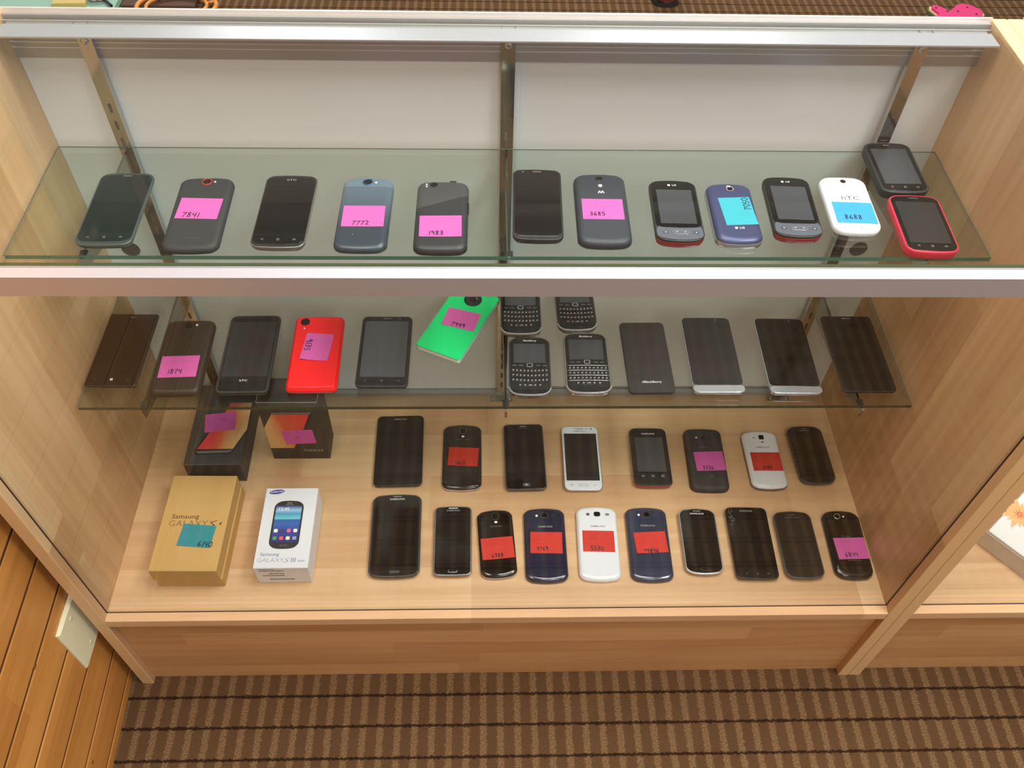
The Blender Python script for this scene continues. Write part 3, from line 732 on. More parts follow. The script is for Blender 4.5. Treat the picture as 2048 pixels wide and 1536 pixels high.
keyboard_phone('L', .1218, .2590, .0650, .1150, -.3, 'silver-framed keyboard phone with thin metal lines between its key rows', mat('steel_frame', (150, 148, 142), .2, .9), mat('steel_frame_light', (176, 174, 168), .2, .9), 4, True)

p = Phone('L', .2101, .2729, .0663, .1344, .7, .0092, .0070, 'black phone face up with white maker mark low down, right of the keyboard phones', BLKM, BLKM)
p.front(.0010, mat('charcoal_glass', (48, 46, 44), .12), bot=.0335); p.slot('lower_bezel', 0, -.0505, .0640, .0325, .0060, mat('charcoal_bezel', (46, 45, 44), .4), .0005, z=p.t)
b = B()
for i in range(3):
    for j in range(2 if i else 3): strokes(b, [[(-.0120 + j * .0012 - i * .0004, .0010 - i * .0010), (-.0113 + j * .0012 - i * .0004, .0010 - i * .0010)]], .0006, 0)
b.obj('logo_dots', LOGOW, p.o, (0, -.0485, p.top + .0001)); p.logo('BlackBerry', -.0485, .0050, LOGOW, u=.0025); p.slot('front_camera', .013, .062, .002, .002, .001, DARK, .0002)
for x, y, w, h, a, lab, m_ in ((.3065, .2774, .0734, .1448, -.4, 'black phone face up with broad silver chin, left one of the matching pair', (40, 39, 37)), (.4168, .2754, .0742, .1451, -1.1, 'smudged black phone face up with broad silver chin, right one of the matching pair', (34, 31, 27))):
    p = Phone('L', x, y, w, h, a, .0095, .0080, lab, mat('silver_grey_rim', (120, 120, 120), .3, .7), SILV, ec=.0005)
    p.front(.0009, noise_col('smudged_glass', m_, (m_[0] - 10, m_[1] - 10, m_[2] - 10), 14, .09), bot=.0125)
    slab(w - .0006, .0125, .0050, p.t - .0003, p.t + .0009, 0, -h / 2 + .0068, .0002, ecb=.0006).obj('silver_chin', SILV, p.o)
    p.slot('front_camera', .0150, .0670, .0024, .0018, .0008, ICON, .0002)
p = Phone('L', .5230, .2809, .0772, .1465, -.4, .0080, .0065, 'rightmost phone of the lower shelf, large thin black and face up', BRN)
p.front(.0008, noise_col('brown_black_glass_smudged', (38, 33, 30), (30, 26, 22), 12, .1)).ear(.0680, .014, LOGO)

# ---- wooden deck, back row
p = Phone('D', -.1716, .3024, .0807, .1443, 1.1, .0092, .0085, 'very large black phone face up, left end of the rear deck row', BLK, BLK)
p.front(.0012, mat('deep_black_glass', (20, 19, 18), .07)).logo('SAMSUNG', .0640, .0042, LOGO); p.slot('lower_edge_trim', 0, -.0712, .0690, .0008, .0004, LOGO, .0003, z=p.t - .0008)
def galaxy_back(row, x, y, w, h, ang, label, m, note, num, nu, nv, na, rim=None, cam_='ring', logo='SAMSUNG', lm=None, lv=None, curl=0, t=.0092, r=.011, lsz=.0045, **kw):
    p = Phone(row, x, y, w, h, ang, t, r, label, m, rim, ec=.0045, back=True, dome=.002)
    if cam_ == 's4':
        p.slot('camera', .0008, h * .385, .0098, .0110, .0035, LENS, .0007); p.slot('camera_surround', .0008, h * .385, .0118, .0130, .0045, SILVD, .0004); p.slot('flash', .0012, h * .298, .0048, .0036, .0014, FLASH, .0004)
    elif cam_ == 's3':
        p.slot('camera_surround', .0006, h * .385, .0125, .0110, .0048, SILVD, .0005); p.top += .0005; p.slot('camera', .0006, h * .385, .0095, .0082, .0038, LENS, .0003); p.top -= .0005
        p.disc('flash', -.0120, h * .378, .0020, FLASH); p.slot('speaker', .0140, h * .380, .0055, .0036, .0014, SILVD, .0003)
    if logo: p.logo(logo, h * .235 if lv is None else lv, lsz, lm or LOGOF, u=.001)
    p.note(note, num, nu, nv, .0508, .0378, na, curl=curl, **kw)
    return p
p = galaxy_back('D', -.0643, .2893, .0670, .1345, .2, 'brown-black glossy phone face down with red note 5612', BROWNG, 'red', '5612', .0022, -.0021, -3.1, rim=SILV, cam_='s4', lv=.0330, size=.0072, nx=-.0135, ny=-.0165, curl=.0006)
p.slot('silver_chin_strip', 0, -.0655, .0500, .0012, .0005, SILV, .0006, z=p.t * .55)  # silver strip across the phone's chin
p = Phone('D', .0423, .2881, .0688, .1345, 1.0, .0092, .0080, 'slate-edged dark phone face up with tiny window mark on its home key', GREYB, GREYB)
p.front(.0022, SCR, .060, .104, .004, mat('off_display_black', (24, 22, 20), .08)).ear(.0620, .012, LOGO).logo('SAMSUNG', .0582, .0034, LOGOF, sx=1.2)
p.slot('home_key', .0005, -.0582, .0130, .0068, .0014, SILVD, .0005); p.top += .0005; p.slot('home_key_face', .0005, -.0582, .0112, .0054, .0010, SLATE, .0002)
p.top += .0002; p.slot('window_mark', .0005, -.0582, .0032, .0036, .0002, LOGOW, .0001); p.slot('window_bar', .0005, -.0582, .0032, .0004, .0001, DARK, .0002); p.slot('window_bar', .0005, -.0582, .0004, .0036, .0001, DARK, .0002); p.top -= .0007
p = Phone('D', .1394, .2846, .0640, .1305, -.4, .0090, .0095, 'white phone face up with dark display in the rear deck row', SILV, SILV)
p.front(.0010, mat('white_cover_glass', (226, 232, 242), .1), .0560, .0965, .0015, mat('white_phone_display', (34, 32, 30), .08))
p.ear(.0600, .0150, LOGOD, -.001).logo('SAMSUNG', .0548, .0034, LOGOD, sx=1.4); p.disc('front_camera', .0200, .0600, .0014, LENS, .0002); p.slot('light_sensor', .0125, .0600, .0040, .0014, .0006, LOGOD, .0002)
p.slot('home_key', .0000, -.0555, .0150, .0046, .0020, SILV, .0005); p.top += .0005; p.slot('home_key_face', .0000, -.0555, .0136, .0034, .0014, WHTM, .0001); p.top -= .0005; p.softkeys(-.0555, .0195, LOGOD, 'msb', .0014)
p = Phone('D', .2573, .2845, .0638, .1190, -.8, .0122, .0095, 'black phone face up with grey display and dark red lower rim', BLK, BLK, ec=.0012, thin=.002)
p.chin(REDP, .0012, p.t * .9)
p.front(.0022, SCR, .0480, .0710, .0035, SCRG, bot=.001).logo('SAMSUNG', .0465, .0044, LOGOW)
for u in (-.0165, 0, .0165): p.slot('phone_key', u, -.0405, .0088, .0050, .0010, BLK, .0004); p.slot('key_icon', u, -.0395, .0048, .0006, .0002, LOGOW, .0006); p.slot('key_icon', u, -.0415, .0048, .0006, .0002, LOGOW, .0006)
p = Phone('D', .3531, .2806, .0655, .1275, -1.6, .0122, .0105, 'matte black phone face down with pink note 3326 and white swirl', BLKM, ec=.0025, back=True)
p.disc('camera', -.0015, .0420, .0035, LENS, ring=DARK); p.disc('flash', -.0125, .0420, .0016, FLASH); p.logo('SAMSUNG', .0215, .0042, LOGOF)
b = B(); strokes(b, [[(.0034 * math.cos(a * .35) * (1 - a * .028), .0034 * math.sin(a * .35) * (1 - a * .028)) for a in range(22)]], .0011, 0); b.obj('swirl_mark', LOGO, p.o, (.0045, -.0375, p.top + .0002))
p.note('pink', '3326', .0046, -.0065, .0500, .0385, 3.1, size=.0066, nx=-.0140, ny=-.0165)
p = galaxy_back('D', .4534, .2797, .0622, .1190, -.1, 'small white phone face down with red note 6180', WHT, 'red', '6180', .0022, -.0065, -.4, rim=mat('grey_rim', (120, 120, 124), .3, .5), cam_='none', t=.0112, lm=LOGOD, lv=.0230, lsz=.0044, size=.0062, nx=-.0085, ny=-.0150)
p.slot('camera', .0025, .0440, .0088, .0090, .0012, LENS, .0007); p.slot('flash', -.0105, .0430, .0048, .0024, .0010, LOGO, .0003); p.slot('speaker', .0030, .0340, .0052, .0030, .0014, LOGOD, .0003)
p.slot('charging_port', .001, -.0580, .0050, .0022, .0006, DARK, .0020, z=.0015)
p = Phone('D', .5355, .2879, .0616, .1195, .6, .0112, .0125, 'dark phone face up at the right end of the rear deck row by the panel', GREYB, mat('charcoal_rim', (70, 68, 68), .3, .4), ec=.004)
p.front(.0018, mat('brown_glass', (34, 30, 26), .1)).ear(.0540, .009, LOGOF).logo('SAMSUNG', .0495, .0034, LOGO)

# ---- wooden deck, front row
p = Phone('D', -.1675, .1385, .0792, .1490, 1.0, .0094, .0115, 'very large dark phone face up, left end of the front deck row', GREYB, mat('charcoal_rim_dark', (62, 60, 60), .25, .5), ec=.0035)
p.front(.0024, mat('dark_grey_glass', (38, 36, 34), .08), .0690, .1190, .0020, mat('note_display', (26, 24, 22), .07)).ear(.0700, .014, LOGO).logo('SAMSUNG', .0650, .0044, LOGOW, sx=1.2)
p.slot('home_key', .001, -.0655, .0165, .0052, .0022, SILVD, .0006); p.top += .0006; p.slot('home_key_face', .001, -.0655, .0148, .0038, .0016, GREYB, .0002)
p = Phone('D', -.0764, .1281, .0597, .1240, .4, .0090, .0075, 'narrow black phone face up with silver edge, left of the note 6388 phone', SILV, SILVD, ec=.0015)
p.front(.0018, SCR, .0550, .0960, .0015, mat('mini_display', (24, 24, 24), .07)).ear(.0578, .0150, LOGOW).logo('SAMSUNG', .0535, .0036, LOGO, sx=1.3)
p.slot('home_key', .0005, -.0545, .0145, .0046, .0016, SILV, .0005); p.top += .0005; p.slot('home_key_face', .0005, -.0541, .0132, .0034, .0012, GLOSS, .0002)
p = galaxy_back('D', -.0068, .1234, .0580, .1220, 3.6, 'glossy black phone face down, tilted, with red note 6388', GLOSS, 'red', '6388', .0008, -.0104, 2.0, rim=SILV, cam_='s4', lsz=.0036, lv=.0285, size=.0066, nx=-.0105, ny=-.0160, curl=.0006)
p = galaxy_back('D', .0705, .1208, .0672, .1325, .2, 'navy blue phone face down with red note 4769', NAVY, 'red', '4769', .0015, .0013, -1.5, cam_='s3', lm=LOGO, lv=.0300, size=.0064, nx=-.0150, ny=-.0140)
p = galaxy_back('D', .1547, .1224, .0660, .1330, -1.1, 'glossy white phone face down with red note 5530', WHT, 'red', '5530', .0006, .0016, -.6, cam_='none', lm=LOGOD, lv=.0285, size=.0074, nx=-.0130, ny=-.0165)
p.slot('camera', .0010, .0510, .0100, .0080, .0030, LENS, .0007); p.slot('camera_surround', .0010, .0510, .0116, .0096, .0038, LOGO, .0003); p.slot('flash', -.0140, .0505, .0056, .0044, .0018, SILVD, .0003); p.slot('speaker', .0175, .0505, .0066, .0044, .0014, LOGOD, .0003)
p.slot('charging_port', .001, -.0640, .0070, .0030, .0008, DARK, .0030, z=.0010)
p = galaxy_back('D', .2358, .1209, .0675, .1330, -.9, 'slate blue phone face down with red note 99846 curling at one corner', mat('slate_blue_gloss', (52, 60, 84), .12, .25, .6), 'red', '99846', .0029, .0002, 3.4, rim=NAVY, cam_='s3', lm=LOGO, lv=.0305, size=.0070, nx=-.0140, ny=-.0185, curl=.0016, wd_=.0011)
p = Phone('D', .3187, .1238, .0599, .1180, -1.4, .0098, .0110, 'dark phone face up with bright silver lower edge, right of note 99846 phone', SILV, SILV, ec=.0045)
p.front(.0020, SCR, .0530, .0900, .0005, mat('blue_black_display', (28, 26, 26), .07)).ear(.0535, .0120, LOGO).logo('SAMSUNG', .0485, .0038, LOGOW, sx=1.3)
p.slot('home_key', .001, -.0505, .0155, .0048, .0020, SILVD, .0005); p.top += .0005; p.slot('home_key_face', .001, -.0505, .0140, .0036, .0014, GLOSS, .0002)
p = Phone('D', .4000, .1202, .0674, .1285, -1.3, .0098, .0085, 'black phone face up with a pale smudge in its upper left corner', GLOSS, BLK, ec=.0008)
p.front(.0014, SCR).logo('SAMSUNG', .0565, .0040, LOGO); p.softkeys(-.0555, .0165, LOGOF, 'bhm', .0014)
SMUDGE = mat('pale_smudge', (96, 104, 108), .7)
b = B(); rnd = random.Random(5)
for k in range(60):
    a_, c_ = rnd.gauss(0, .0022), rnd.gauss(0, .0085); q_ = rnd.uniform(.0003, .0009); t_ = rnd.uniform(0, 3)
    b.add([(a_ + q_ * math.cos(t_ + i * 2.1), c_ + q_ * 2 * math.sin(t_ + i * 2.1), 0) for i in range(3)], [(0, 1, 2)])
b.obj('smudge', SMUDGE, p.o, (-.0255, .0420, p.top + .0001))
p = Phone('D', .4746, .1159, .0622, .1205, -.5, .0098, .0115, 'dark grey phone face up, left of the pink note 6844 phone', GREYB, mat('dim_grey_rim', (82, 80, 80), .3, .4), ec=.004)
p.front(.0020, mat('brown_grey_glass', (40, 36, 32), .1)).ear(.0530, .0120, LOGOF).logo('SAMSUNG', .0480, .0040, LOGOF, sx=1.3)
p = Phone('D', .5547, .1170, .0616, .1225, -1.7, .0102, .0140, 'glossy black phone face down with pink note 6844, right end of the front row', GLOSS, ec=.0045, back=True, dome=.004)
p.disc('camera', -.0065, .0485, .0040, LENS, ring=RING, rt=.0014); p.disc('flash', .0035, .0480, .0014, FLASH)
p.logo('Google', .0120, .0044, LOGOF); p.logo('SAMSUNG', -.0310, .0042, LOGOF, u=.0040)
p.note('pink', '6844', .0036, -.0095, .0500, .0378, 2.6, size=.0074, nx=-.0130, ny=-.0150)

# ------------------------------------------------------------------ boxes
def tapered(b, w, h, z0, z1, c=.0008, mi=0): return b.bbox(-w / 2, w / 2, -h / 2, h / 2, z0, z1, c, mi)
def poly(name, pts, z, m, parent, t=.0001):
    k = len(pts); a = sum(pts[i][0] * pts[(i + 1) % k][1] - pts[(i + 1) % k][0] * pts[i][1] for i in range(k))
    if a < 0: pts = pts[::-1]
    return B().loft([[(x, y, z) for x, y in pts], [(x, y, z + t) for x, y in pts]], 0, False).obj(name, m, parent)

# kraft box
KRAFT = noise_col('kraft_wood_print', (206, 168, 104), (192, 150, 86), 26, .7, stretch=(1, .25, 1))
KR = (math.radians(-.6)); r = thing('phone_box', 'brown kraft phone box with lift-off lid and teal note 6140', 'box', (-.4740, .1400, ZD), KR, 'phone boxes on the deck')
tapered(B(), .0990, .1650, 0, .024).obj('box_base', KRAFT, r, (0.003, .0, 0))
tapered(B(), .1010, .1680, .0215, .0520).obj('lid', KRAFT, r)
BRN_INK = mat('dark_brown_print', (84, 54, 30), .6)
text('Samsung', .0110, BRN_INK, r, -.0150, .0085, .0521, 'printed_text', 0, 1.1); text('GALAXY', .0148, BRN_INK, r, -.0085, -.0040, .0521, 'printed_text', 0, 1.05, None, 0, -.0003)
def swash(parent, m, x, y, z, s):
    b = B(); strokes(b, [[(1, .9), (.2, .6), (-.5, .35), (-.1, .2)]], .16, 0); strokes(b, [[(-1, -.9), (0, -.6), (.6, -.35), (.15, -.15), (-.1, .2)]], .18, 0)
    b.v = [(a * s, c * s, 0) for a, c, d in b.v]; b.obj('swash_mark', m, parent, (x, y, z))
swash(r, BRN_INK, .0285, -.0040, .0522, .0065); text('4', .0085, BRN_INK, r, .0400, -.0040, .0521, 'printed_text', 0, 1, None, .3)
sticky(r, 'teal', '6140', .0092, -.0250, .0523, ang=-4.5, size=.0088, nx=.0060, ny=-.0175, wd_=.0012)
# white box
WBOX = mat('white_card', (222, 226, 232), .35)
r = thing('phone_box', 'white phone box printed with a picture of a blue-screened phone', 'box', (-.3320, .1320, ZD), math.radians(.2), 'phone boxes on the deck')
tapered(B(), .0820, .1405, 0, .0480).obj('box_body', WBOX, r)
BLUEP = mat('blue_print', (44, 44, 150), .5); PUR = mat('violet_grey_print', (122, 122, 160), .5); Zt = .0481
e = B().loft([[(.0118 * math.cos(a * .2618), .0040 * math.sin(a * .2618) + .0014 * math.cos(a * .2618), z_) for a in range(24)] for z_ in (0, .0001)]).obj('logo_ellipse', BLUEP, r, (-.0235, .0630, Zt))
text('SAMSUNG', .0040, mat('white_print', (240, 240, 240), .5), r, -.0235, .0630, Zt + .0001, 'logo_text', .1, 1.1)
pic = slab(.0455, .0850, .0110, 0, .0001, 0, 0, .003, .00002).obj('printed_phone', mat('printed_black', (38, 36, 36), .5), r, (-.0005, .0040, Zt))
scr = mat('printed_screen_top', (60, 110, 170), .5)
tc = N(scr, 'ShaderNodeTexCoord'); sp = N(scr, 'ShaderNodeSeparateXYZ'); LK(scr, tc.outputs['Object'], sp.inputs[0])
cr = N(scr, 'ShaderNodeValToRGB'); mr = N(scr, 'ShaderNodeMapRange'); LK(scr, sp.outputs[1], mr.inputs[0]); mr.inputs[1].default_value = -.032; mr.inputs[2].default_value = .032
LK(scr, mr.outputs[0], cr.inputs[0])
el = cr.color_ramp.elements; el[0].color = lin((40, 44, 120)); el[1].color = lin((40, 50, 130))
for pos, c in ((.30, (46, 62, 150)), (.50, (50, 100, 176)), (.62, (44, 96, 170)), (.63, (110, 200, 210)), (.78, (70, 150, 190)), (.88, (150, 190, 220))):
    k = el.new(pos); k.color = lin(c)
LK(scr, cr.outputs[0], scr.node_tree.nodes['Principled BSDF'].inputs['Base Color'])
slab(.0400, .0640, .0004, 0, .0001, 0, 0, 0, .00002).obj('printed_screen', scr, pic, (0, .0010, .0001))
rc = [(240, 240, 240), (60, 60, 110), (220, 110, 140), (240, 240, 240), (70, 160, 90), (232, 90, 60), (244, 236, 190), (150, 160, 190)]
for i in range(8):
    slab(.0058, .0058, .0012, 0, .0001, 0, 0, 0, .00002).obj('app_icon', mat('icon_print', rc[i], .5), pic, (-.0150 + (i % 4) * .0100, -.0110 if i < 4 else -.0240, .0002))
text('12:45', .0080, mat('white_print', (236, 240, 246), .5), pic, -.0080, .0270, .0002, 'printed_clock'); slab(.0080, .0012, .0005, 0, .0001, 0, 0, 0, .00002).obj('printed_earpiece', LOGO, pic, (0, .0385, .0001))
text('SAMSUNG', .0026, LOGO, pic, 0, .0352, .0001, 'logo_text'); slab(.0120, .0036, .0014, 0, .0001, 0, 0, 0, .00002).obj('printed_home_key', mat('print_grey', (70, 68, 66), .5), pic, (0, -.0365, .0001))
text('Samsung', .0078, PUR, r, -.0190, -.0475, Zt, 'printed_text', 0, 1.05); text('GALAXY', .0100, PUR, r, -.0165, -.0575, Zt, 'printed_text', 0, 1.05, None, 0, -.0002)
swash(r, PUR, .0080, -.0575, Zt + .0001, .0040); text('III', .0105, PUR, r, .0178, -.0575, Zt, 'printed_text'); text('mini', .0064, PUR, r, .0295, -.0585, Zt, 'printed_text')
LBL = mat('dark_print', (60, 58, 58), .6)
fr = B(); rnd = random.Random(3)
for k, (zz, xa, xb, hh_) in enumerate(((.0435, -.034, -.012, .0018), (.0385, -.033, .003, .0030), (.0300, -.020, .003, .0030), (.0235, -.030, .003, .0030), (.0120, -.022, .015, .0034))):
    x = xa
    while x < xb:
        d = rnd.uniform(.0004, .0014); fr.box(x, x + d, -.07038, -.0702, zz - hh_ / 2, zz + hh_ / 2); x += d + rnd.uniform(.0003, .0010)
fr.obj('printed_barcode', LBL, r)

# dark boxes
DBOX = noise_col('charcoal_card', (66, 67, 68), (60, 60, 61), 8, .55); DBOX2 = noise_col('charcoal_card_side', (60, 56, 50), (54, 50, 45), 8, .55)
PIX = mat('orange_red_picture', (220, 80, 60), .5)
tc = N(PIX, 'ShaderNodeTexCoord'); nz = N(PIX, 'ShaderNodeTexNoise'); nz.inputs['Scale'].default_value = 22; nz.inputs['Detail'].default_value = 3
mp = N(PIX, 'ShaderNodeMapping'); mp.inputs['Rotation'].default_value = (0, 0, .6); mp.inputs['Scale'].default_value = (1, .5, 1); LK(PIX, tc.outputs['Object'], mp.inputs[0]); LK(PIX, mp.outputs[0], nz.inputs[0])
sp = N(PIX, 'ShaderNodeSeparateXYZ'); LK(PIX, tc.outputs['Object'], sp.inputs[0])
f_ = math_n(PIX, 'ADD', math_n(PIX, 'MULTIPLY', nz.outputs[0], .5), math_n(PIX, 'MULTIPLY', math_n(PIX, 'ADD', sp.outputs[0], math_n(PIX, 'MULTIPLY', sp.outputs[1], -.15)), 9.0))
cr = N(PIX, 'ShaderNodeValToRGB'); LK(PIX, f_, cr.inputs[0]); el = cr.color_ramp.elements
el[0].position = .12; el[0].color = lin((224, 62, 66)); el[1].position = .62; el[1].color = lin((226, 190, 130))
k = el.new(.34); k.color = lin((222, 100, 66)); LK(PIX, cr.outputs[0], PIX.node_tree.nodes['Principled BSDF'].inputs['Base Color'])
PBLK = mat('printed_bezel', (24, 24, 24), .3); PGR = mat('printed_silver', (110, 112, 116), .5); WORN = mat('worn_white_edge', (196, 192, 184), .7)
r = thing('phone_box', 'dark grey phone box lying flat with orange picture and purple-pink note', 'box', (-.4690, .3290, ZD), math.radians(.6), 'phone boxes on the deck')
BW, BH, BT = .0920, .1660, .0505
tapered(B(), BW, BH, 0, BT).obj('box_body', DBOX, r)
rx, ry = -.4690, .3290
def lo(P, dx=0, dy=0): return [(x - rx + dx, y - ry + dy) for x, y in P]
poly('printed_frame', lo([(-.503, .2715), (-.499, .2660), (-.444, .2670), (-.437, .2745), (-.4235, .3140), (-.4235, .3720), (-.4560, .3720), (-.4700, .3480)]), BT, PBLK, r)
poly('printed_chin', lo([(-.5000, .2725), (-.4960, .2680), (-.445, .2690), (-.4400, .2745)]), BT + .0001, PGR, r)
po = poly('printed_picture', lo([(-.4985, .2765), (-.4400, .2765), (-.4236, .3155), (-.4236, .3720), (-.4600, .3720), (-.4640, .3560)]), BT + .0001, PIX, r)
text('nexus', .0085, LOGOF, r, -.0150, .0740, BT + .0001, 'printed_text', math.pi)
sticky(r, 'pink', '-', -.4699 - rx, .3315 - ry, BT + .0003, ang=7, size=.006, nx=.0040, ny=.0020, wd_=.0012)
b = B()
b.box(-BW / 2, BW / 2, -BH / 2 - .0001, -BH / 2 + .0006, BT - .0007, BT + .0001); b.box(BW / 2 - .0004, BW / 2 + .0001, -BH / 2 - .0001, -BH / 2 + .0004, .001, BT); b.obj('worn_edge', mat('worn_grey_edge', (104, 102, 98), .7), r)

r = thing('phone_box', 'dark grey phone box standing upright with orange picture, behind the white box', 'box', (-.3360, .3160, ZD), 0, 'phone boxes on the deck')
BW, BD, BT = .0955, .0500, .1560
B().bbox(-BW / 2, BW / 2, -BD / 2, BD / 2, 0, BT, .0008).obj('box_body', DBOX2, r)
def vp(name, pts, m, off=.0001, parent=r):
    """printed area on the front face, given as world x,z"""
    P = [(x + .3360, z - ZD) for x, z in pts]; k = len(P)
    a = sum(P[i][0] * P[(i + 1) % k][1] - P[(i + 1) % k][0] * P[i][1] for i in range(k))
    if a < 0: P = P[::-1]
    b = B().loft([[(x, 0, z) for x, z in P], [(x, -.0001, z) for x, z in P]], 0, False)
    o = b.obj(name, m, parent, (0, -BD / 2 - off + .0001, 0)); return o
vp('printed_frame', [(-.3660, .3810), (-.2985, .3810), (-.3140, .3380), (-.3400, .2828), (-.3831, .2828), (-.3831, .3400)], PBLK, .0001)
vp('printed_chin', [(-.3640, .3805), (-.3010, .3805), (-.3035, .3765), (-.3655, .3765)], PGR, .0002)
PIX2 = PIX.copy(); PIX2.name = 'orange_red_picture_upright'
nt = PIX2.node_tree
mp2 = nt.nodes['Mapping']; mp2.inputs['Rotation'].default_value = (0, .6, 0); mp2.inputs['Scale'].default_value = (1, 1, .5)
for n_ in nt.nodes:
    if n_.type == 'VALTORGB':
        n_.color_ramp.elements[0].color = lin((220, 176, 116)); n_.color_ramp.elements[2].color = lin((222, 56, 58)); n_.color_ramp.elements[1].color = lin((214, 96, 60))
    if n_.type == 'MATH' and n_.operation == 'MULTIPLY' and abs(n_.inputs[1].default_value - 9) < .1: n_.inputs[1].default_value = 7
    if n_.type == 'MATH' and n_.operation == 'MULTIPLY' and abs(n_.inputs[1].default_value + .15) < .01: nt.links.new([q for q in nt.nodes if q.type == 'SEPXYZ'][0].outputs[2], n_.inputs[0]); n_.inputs[1].default_value = .28
vp('printed_picture', [(-.3652, .3758), (-.3054, .3758), (-.3195, .3384), (-.3440, .2828), (-.3831, .2828), (-.3831, .3395)], PIX2, .0003)
text('nexus', .0125, LOGO, r, .0235, -BD / 2 - .0002, .0262, 'printed_text', 0, 1.1, (math.pi / 2, 0, 0))
s_ = sticky(r, 'pink', '-', 0, 0, 0, ang=0, size=.006, nx=-.006, ny=-.004, wd_=.0014)
s_.location = (.0050, -BD / 2 - .0004, .0640); s_.rotation_euler = (math.pi / 2, math.radians(-3), 0)
b = B(); b.box(-BW / 2, BW / 2, -BD / 2 - .0002, -BD / 2 + .0008, BT - .0006, BT + .0002); b.box(-BW / 2 - .0001, -BW / 2 + .0007, -BD / 2, -BD / 2 + .018, BT - .0004, BT + .0002); b.box(BW / 2 - .0007, BW / 2 + .0001, -BD / 2, -BD / 2 + .022, BT - .0004, BT + .0002)
b.obj('worn_edge', WORN, r)

# flowered box in the neighbouring cabinet
r = thing('tablet_box', 'white flat box with an orange flower picture in the neighbouring cabinet', 'box', (.7700, .1205, ZD), math.radians(-50.2))
BWd, BL, BTt = .2100, .1120, .0410
b = B(); b.bbox(0, BL, 0, BWd, 0, BTt - .0045, .0008); b.obj('box_base', mat('grey_card', (206, 198, 190), .5), r)
b = B(); b.bbox(.001, BL - .001, .001, BWd - .001, BTt - .0044, BTt, .0008); b.obj('lid', WHTM, r)
FL = mat('flower_petal_print', (240, 176, 118), .6); FL2 = mat('flower_heart_print', (226, 92, 50), .6)
b = B()
for k in range(15):
    a = k * 2 * math.pi / 15 + .2; R_ = .034 if k % 2 else .026
    pts = [(.003 * math.cos(a - .4), .003 * math.sin(a - .4)), (R_ * .6 * math.cos(a - .22), R_ * .6 * math.sin(a - .22)), (R_ * math.cos(a), R_ * math.sin(a)), (R_ * .6 * math.cos(a + .22), R_ * .6 * math.sin(a + .22)), (.003 * math.cos(a + .4), .003 * math.sin(a + .4))]
    b.add([(x, y, .0001 + k * .00001) for x, y in pts], [(0, 1, 2, 3, 4)])
fo = b.obj('printed_flower', FL, r, (.018, .066, BTt + .0001))
b = B()
for k in range(9):
    a = k * 2 * math.pi / 9; b.add([(.002 * math.cos(a - .6), .002 * math.sin(a - .6), .0003 + k * .00001), (.012 * math.cos(a), .012 * math.sin(a), .0003 + k * .00001), (.002 * math.cos(a + .6), .002 * math.sin(a + .6), .0003 + k * .00001)], [(0, 1, 2)])
b.obj('flower_heart', FL2, fo)

# ------------------------------------------------------------------ behind the cabinet
TEAL = noise_col('pale_teal_board', (150, 188, 168), (140, 178, 160), 6, .6)
o = B().bbox(-1.1, .70, -.42, .35, 0, .022, .002).obj('mat', TEAL, None, (-1.935, 2.60, 0)); tag(o, 'pale green mat on the carpet behind the cabinet at far left', 'mat')
DM = noise_col('dark_brown_mat', (92, 68, 56), (80, 58, 46), 30, .9)
o = B().bbox(-.12, .12, -.20, .20, 0, .010, .002).obj('mat', DM, None, (-1.105, 2.46, 0)); tag(o, 'dark brown mat under the orange hoop behind the cabinet', 'mat')
ORG = mat('orange_rattan', (206, 132, 50), .45)
r = thing('rattan_hoop', 'orange rattan double hoop with cross bars on the brown mat', 'hoop', (-1.035, 2.235, .012))
for k, rad in enumerate((.128, .098)):
    b = B(); b.tube([(rad * math.cos(a * math.pi / 20), .0 + rad * .75 * math.sin(a * math.pi / 20), .010) for a in range(41)], .0075 if k == 0 else .006, 8); b.obj('hoop', ORG, r)
for a in (-40, 20, 75, 130, 200, 250, 300):
    a = math.radians(a); B().tube([(q * math.cos(a), q * .75 * math.sin(a), .010) for q in (.098, .128)], .005, 6).obj('cross_bar', ORG, r)
# small craft things on the pale green mat
r = thing('artificial_flower', 'pink and white artificial flower with dark stem on the pale green mat', 'flower', (-1.300, 2.270, .022))
b = B()
for k in range(7):
    a = k * .9; b.loft([[(.022 * math.cos(a) + q_ * math.cos(t * math.pi / 4), .014 * math.sin(a) + q_ * .8 * math.sin(t * math.pi / 4), z_) for t in range(8)] for q_, z_ in ((.006, .004), (.015, .012), (.011, .022), (.003, .026))])
b.obj('petals', mat('pink_white_petal', (232, 196, 202), .6), r); B().tube([(.02, -.004, .008), (.045, -.030, .008), (.062, -.052, .008)], .005, 6).obj('stem', mat('dark_stem', (36, 36, 40), .5), r)
r = thing('wooden_block', 'yellow wooden strip lying on the pale green mat', 'block', (-1.375, 2.232, .022), .06)
B().bbox(-.055, .050, -.012, .012, 0, .014, .001).obj('strip', mat('yellow_wood', (206, 184, 110), .5), r)
r = thing('black_clip', 'small black clip lying behind the yellow strip', 'clip', (-1.400, 2.275, .022), .2)
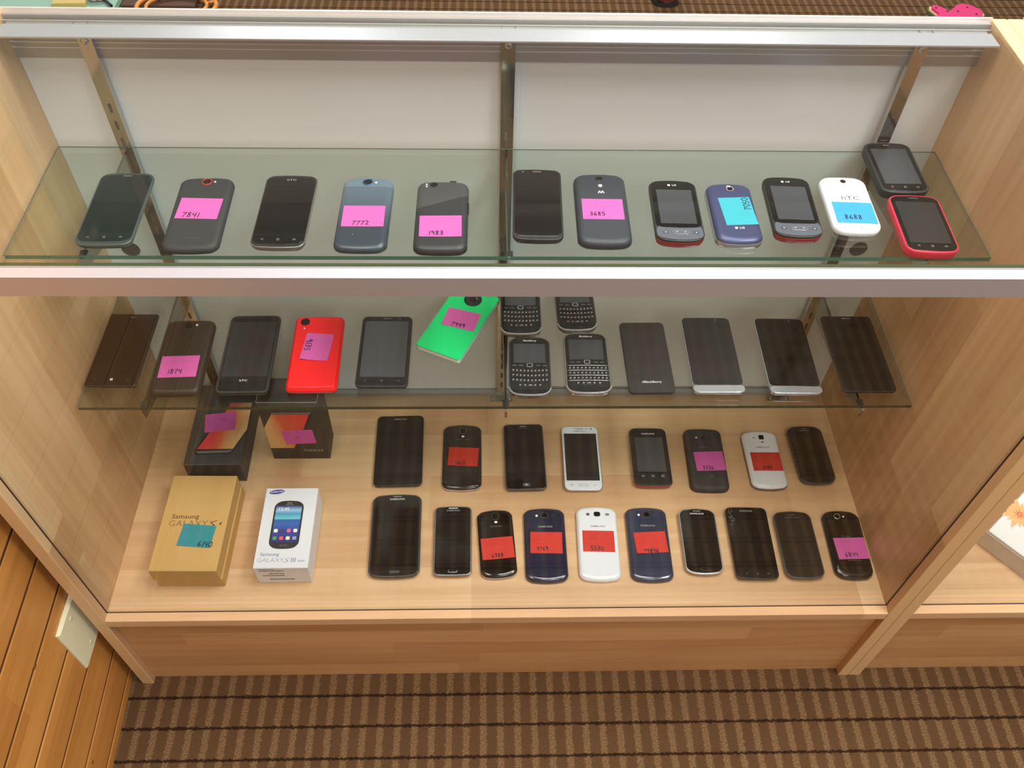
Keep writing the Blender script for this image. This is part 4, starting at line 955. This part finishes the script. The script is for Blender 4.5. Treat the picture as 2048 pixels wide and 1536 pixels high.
B().bbox(-.022, .030, -.022, .022, 0, .016, .004).obj('clip_body', BLK, r); B().tube([(-.01, -.02, .018), (-.024, -.001, .02), (-.01, .02, .018)], .003, 6).obj('clip_wire', SILVD, r)
# pink toy with seeds
r = thing('foam_toy', 'pink fish-shaped foam piece with dark seeds and pale green rim on the carpet', 'toy', (1.560, 2.240, 0))
OUT = [(-.128, -.062), (-.088, -.028), (-.052, .002), (-.066, .042), (-.058, .064), (-.030, .050), (-.012, .022), (.008, .040), (.030, .066), (.056, .076), (.084, .062), (.106, .034), (.108, .014), (.086, -.020), (.060, -.040), (.020, -.062), (-.05, -.075)]
def ol(s_, z): return [(x * s_ + (1 - s_) * .01, y * s_, z) for x, y in OUT][::-1]
B().loft([ol(1.10, .001), ol(1.10, .010)], 0, False).obj('green_rim', mat('dark_green_foam', (72, 94, 56), .7), r)
B().loft([ol(1.04, .0101), ol(1.03, .014)], 0, False).obj('cream_rim', mat('cream_foam', (224, 176, 130), .7), r)
B().loft([ol(.97, .0141), ol(.95, .022)], 0, False).obj('pink_body', mat('pink_foam', (206, 44, 110), .6), r)
for x, y in ((.060, .046), (.018, .018), (-.018, .018), (.075, .0), (-.05, .04)): B().cyl((0, 0), .004, 0, .001, 8).obj('seed', DARK, r, (x, y, .022))
# shoe tip
r = thing('shoe', 'dark reddish-brown shoe toe at the top edge of the carpet', 'shoe', (.595, 2.305, 0))
prof = [(-.24, .036), (-.18, .040), (-.10, .045), (-.05, .046), (-.02, .040), (-.005, .028), (0, .012)]
def ring(y, hw, zt): return [(hw * math.cos(t * math.pi / 8), y, max(0.014, zt * (.5 + .5 * math.sin(t * math.pi / 8)))) for t in range(16)]
b = B(); b.loft([ring(-y_ , w_, .05 if y_ > -.06 else .075) for y_, w_ in prof[::-1]]); b.obj('upper', mat('oxblood_leather', (92, 44, 40), .4), r)
b = B(); b.loft([[(hw * 1.06 * s_, -y_ - .002, z_) for s_, z_ in ((-1, 0), (1, 0), (1, .014), (-1, .014))] for y_, hw in prof[::-1]], 0, False); b.obj('sole', RUBBER, r)
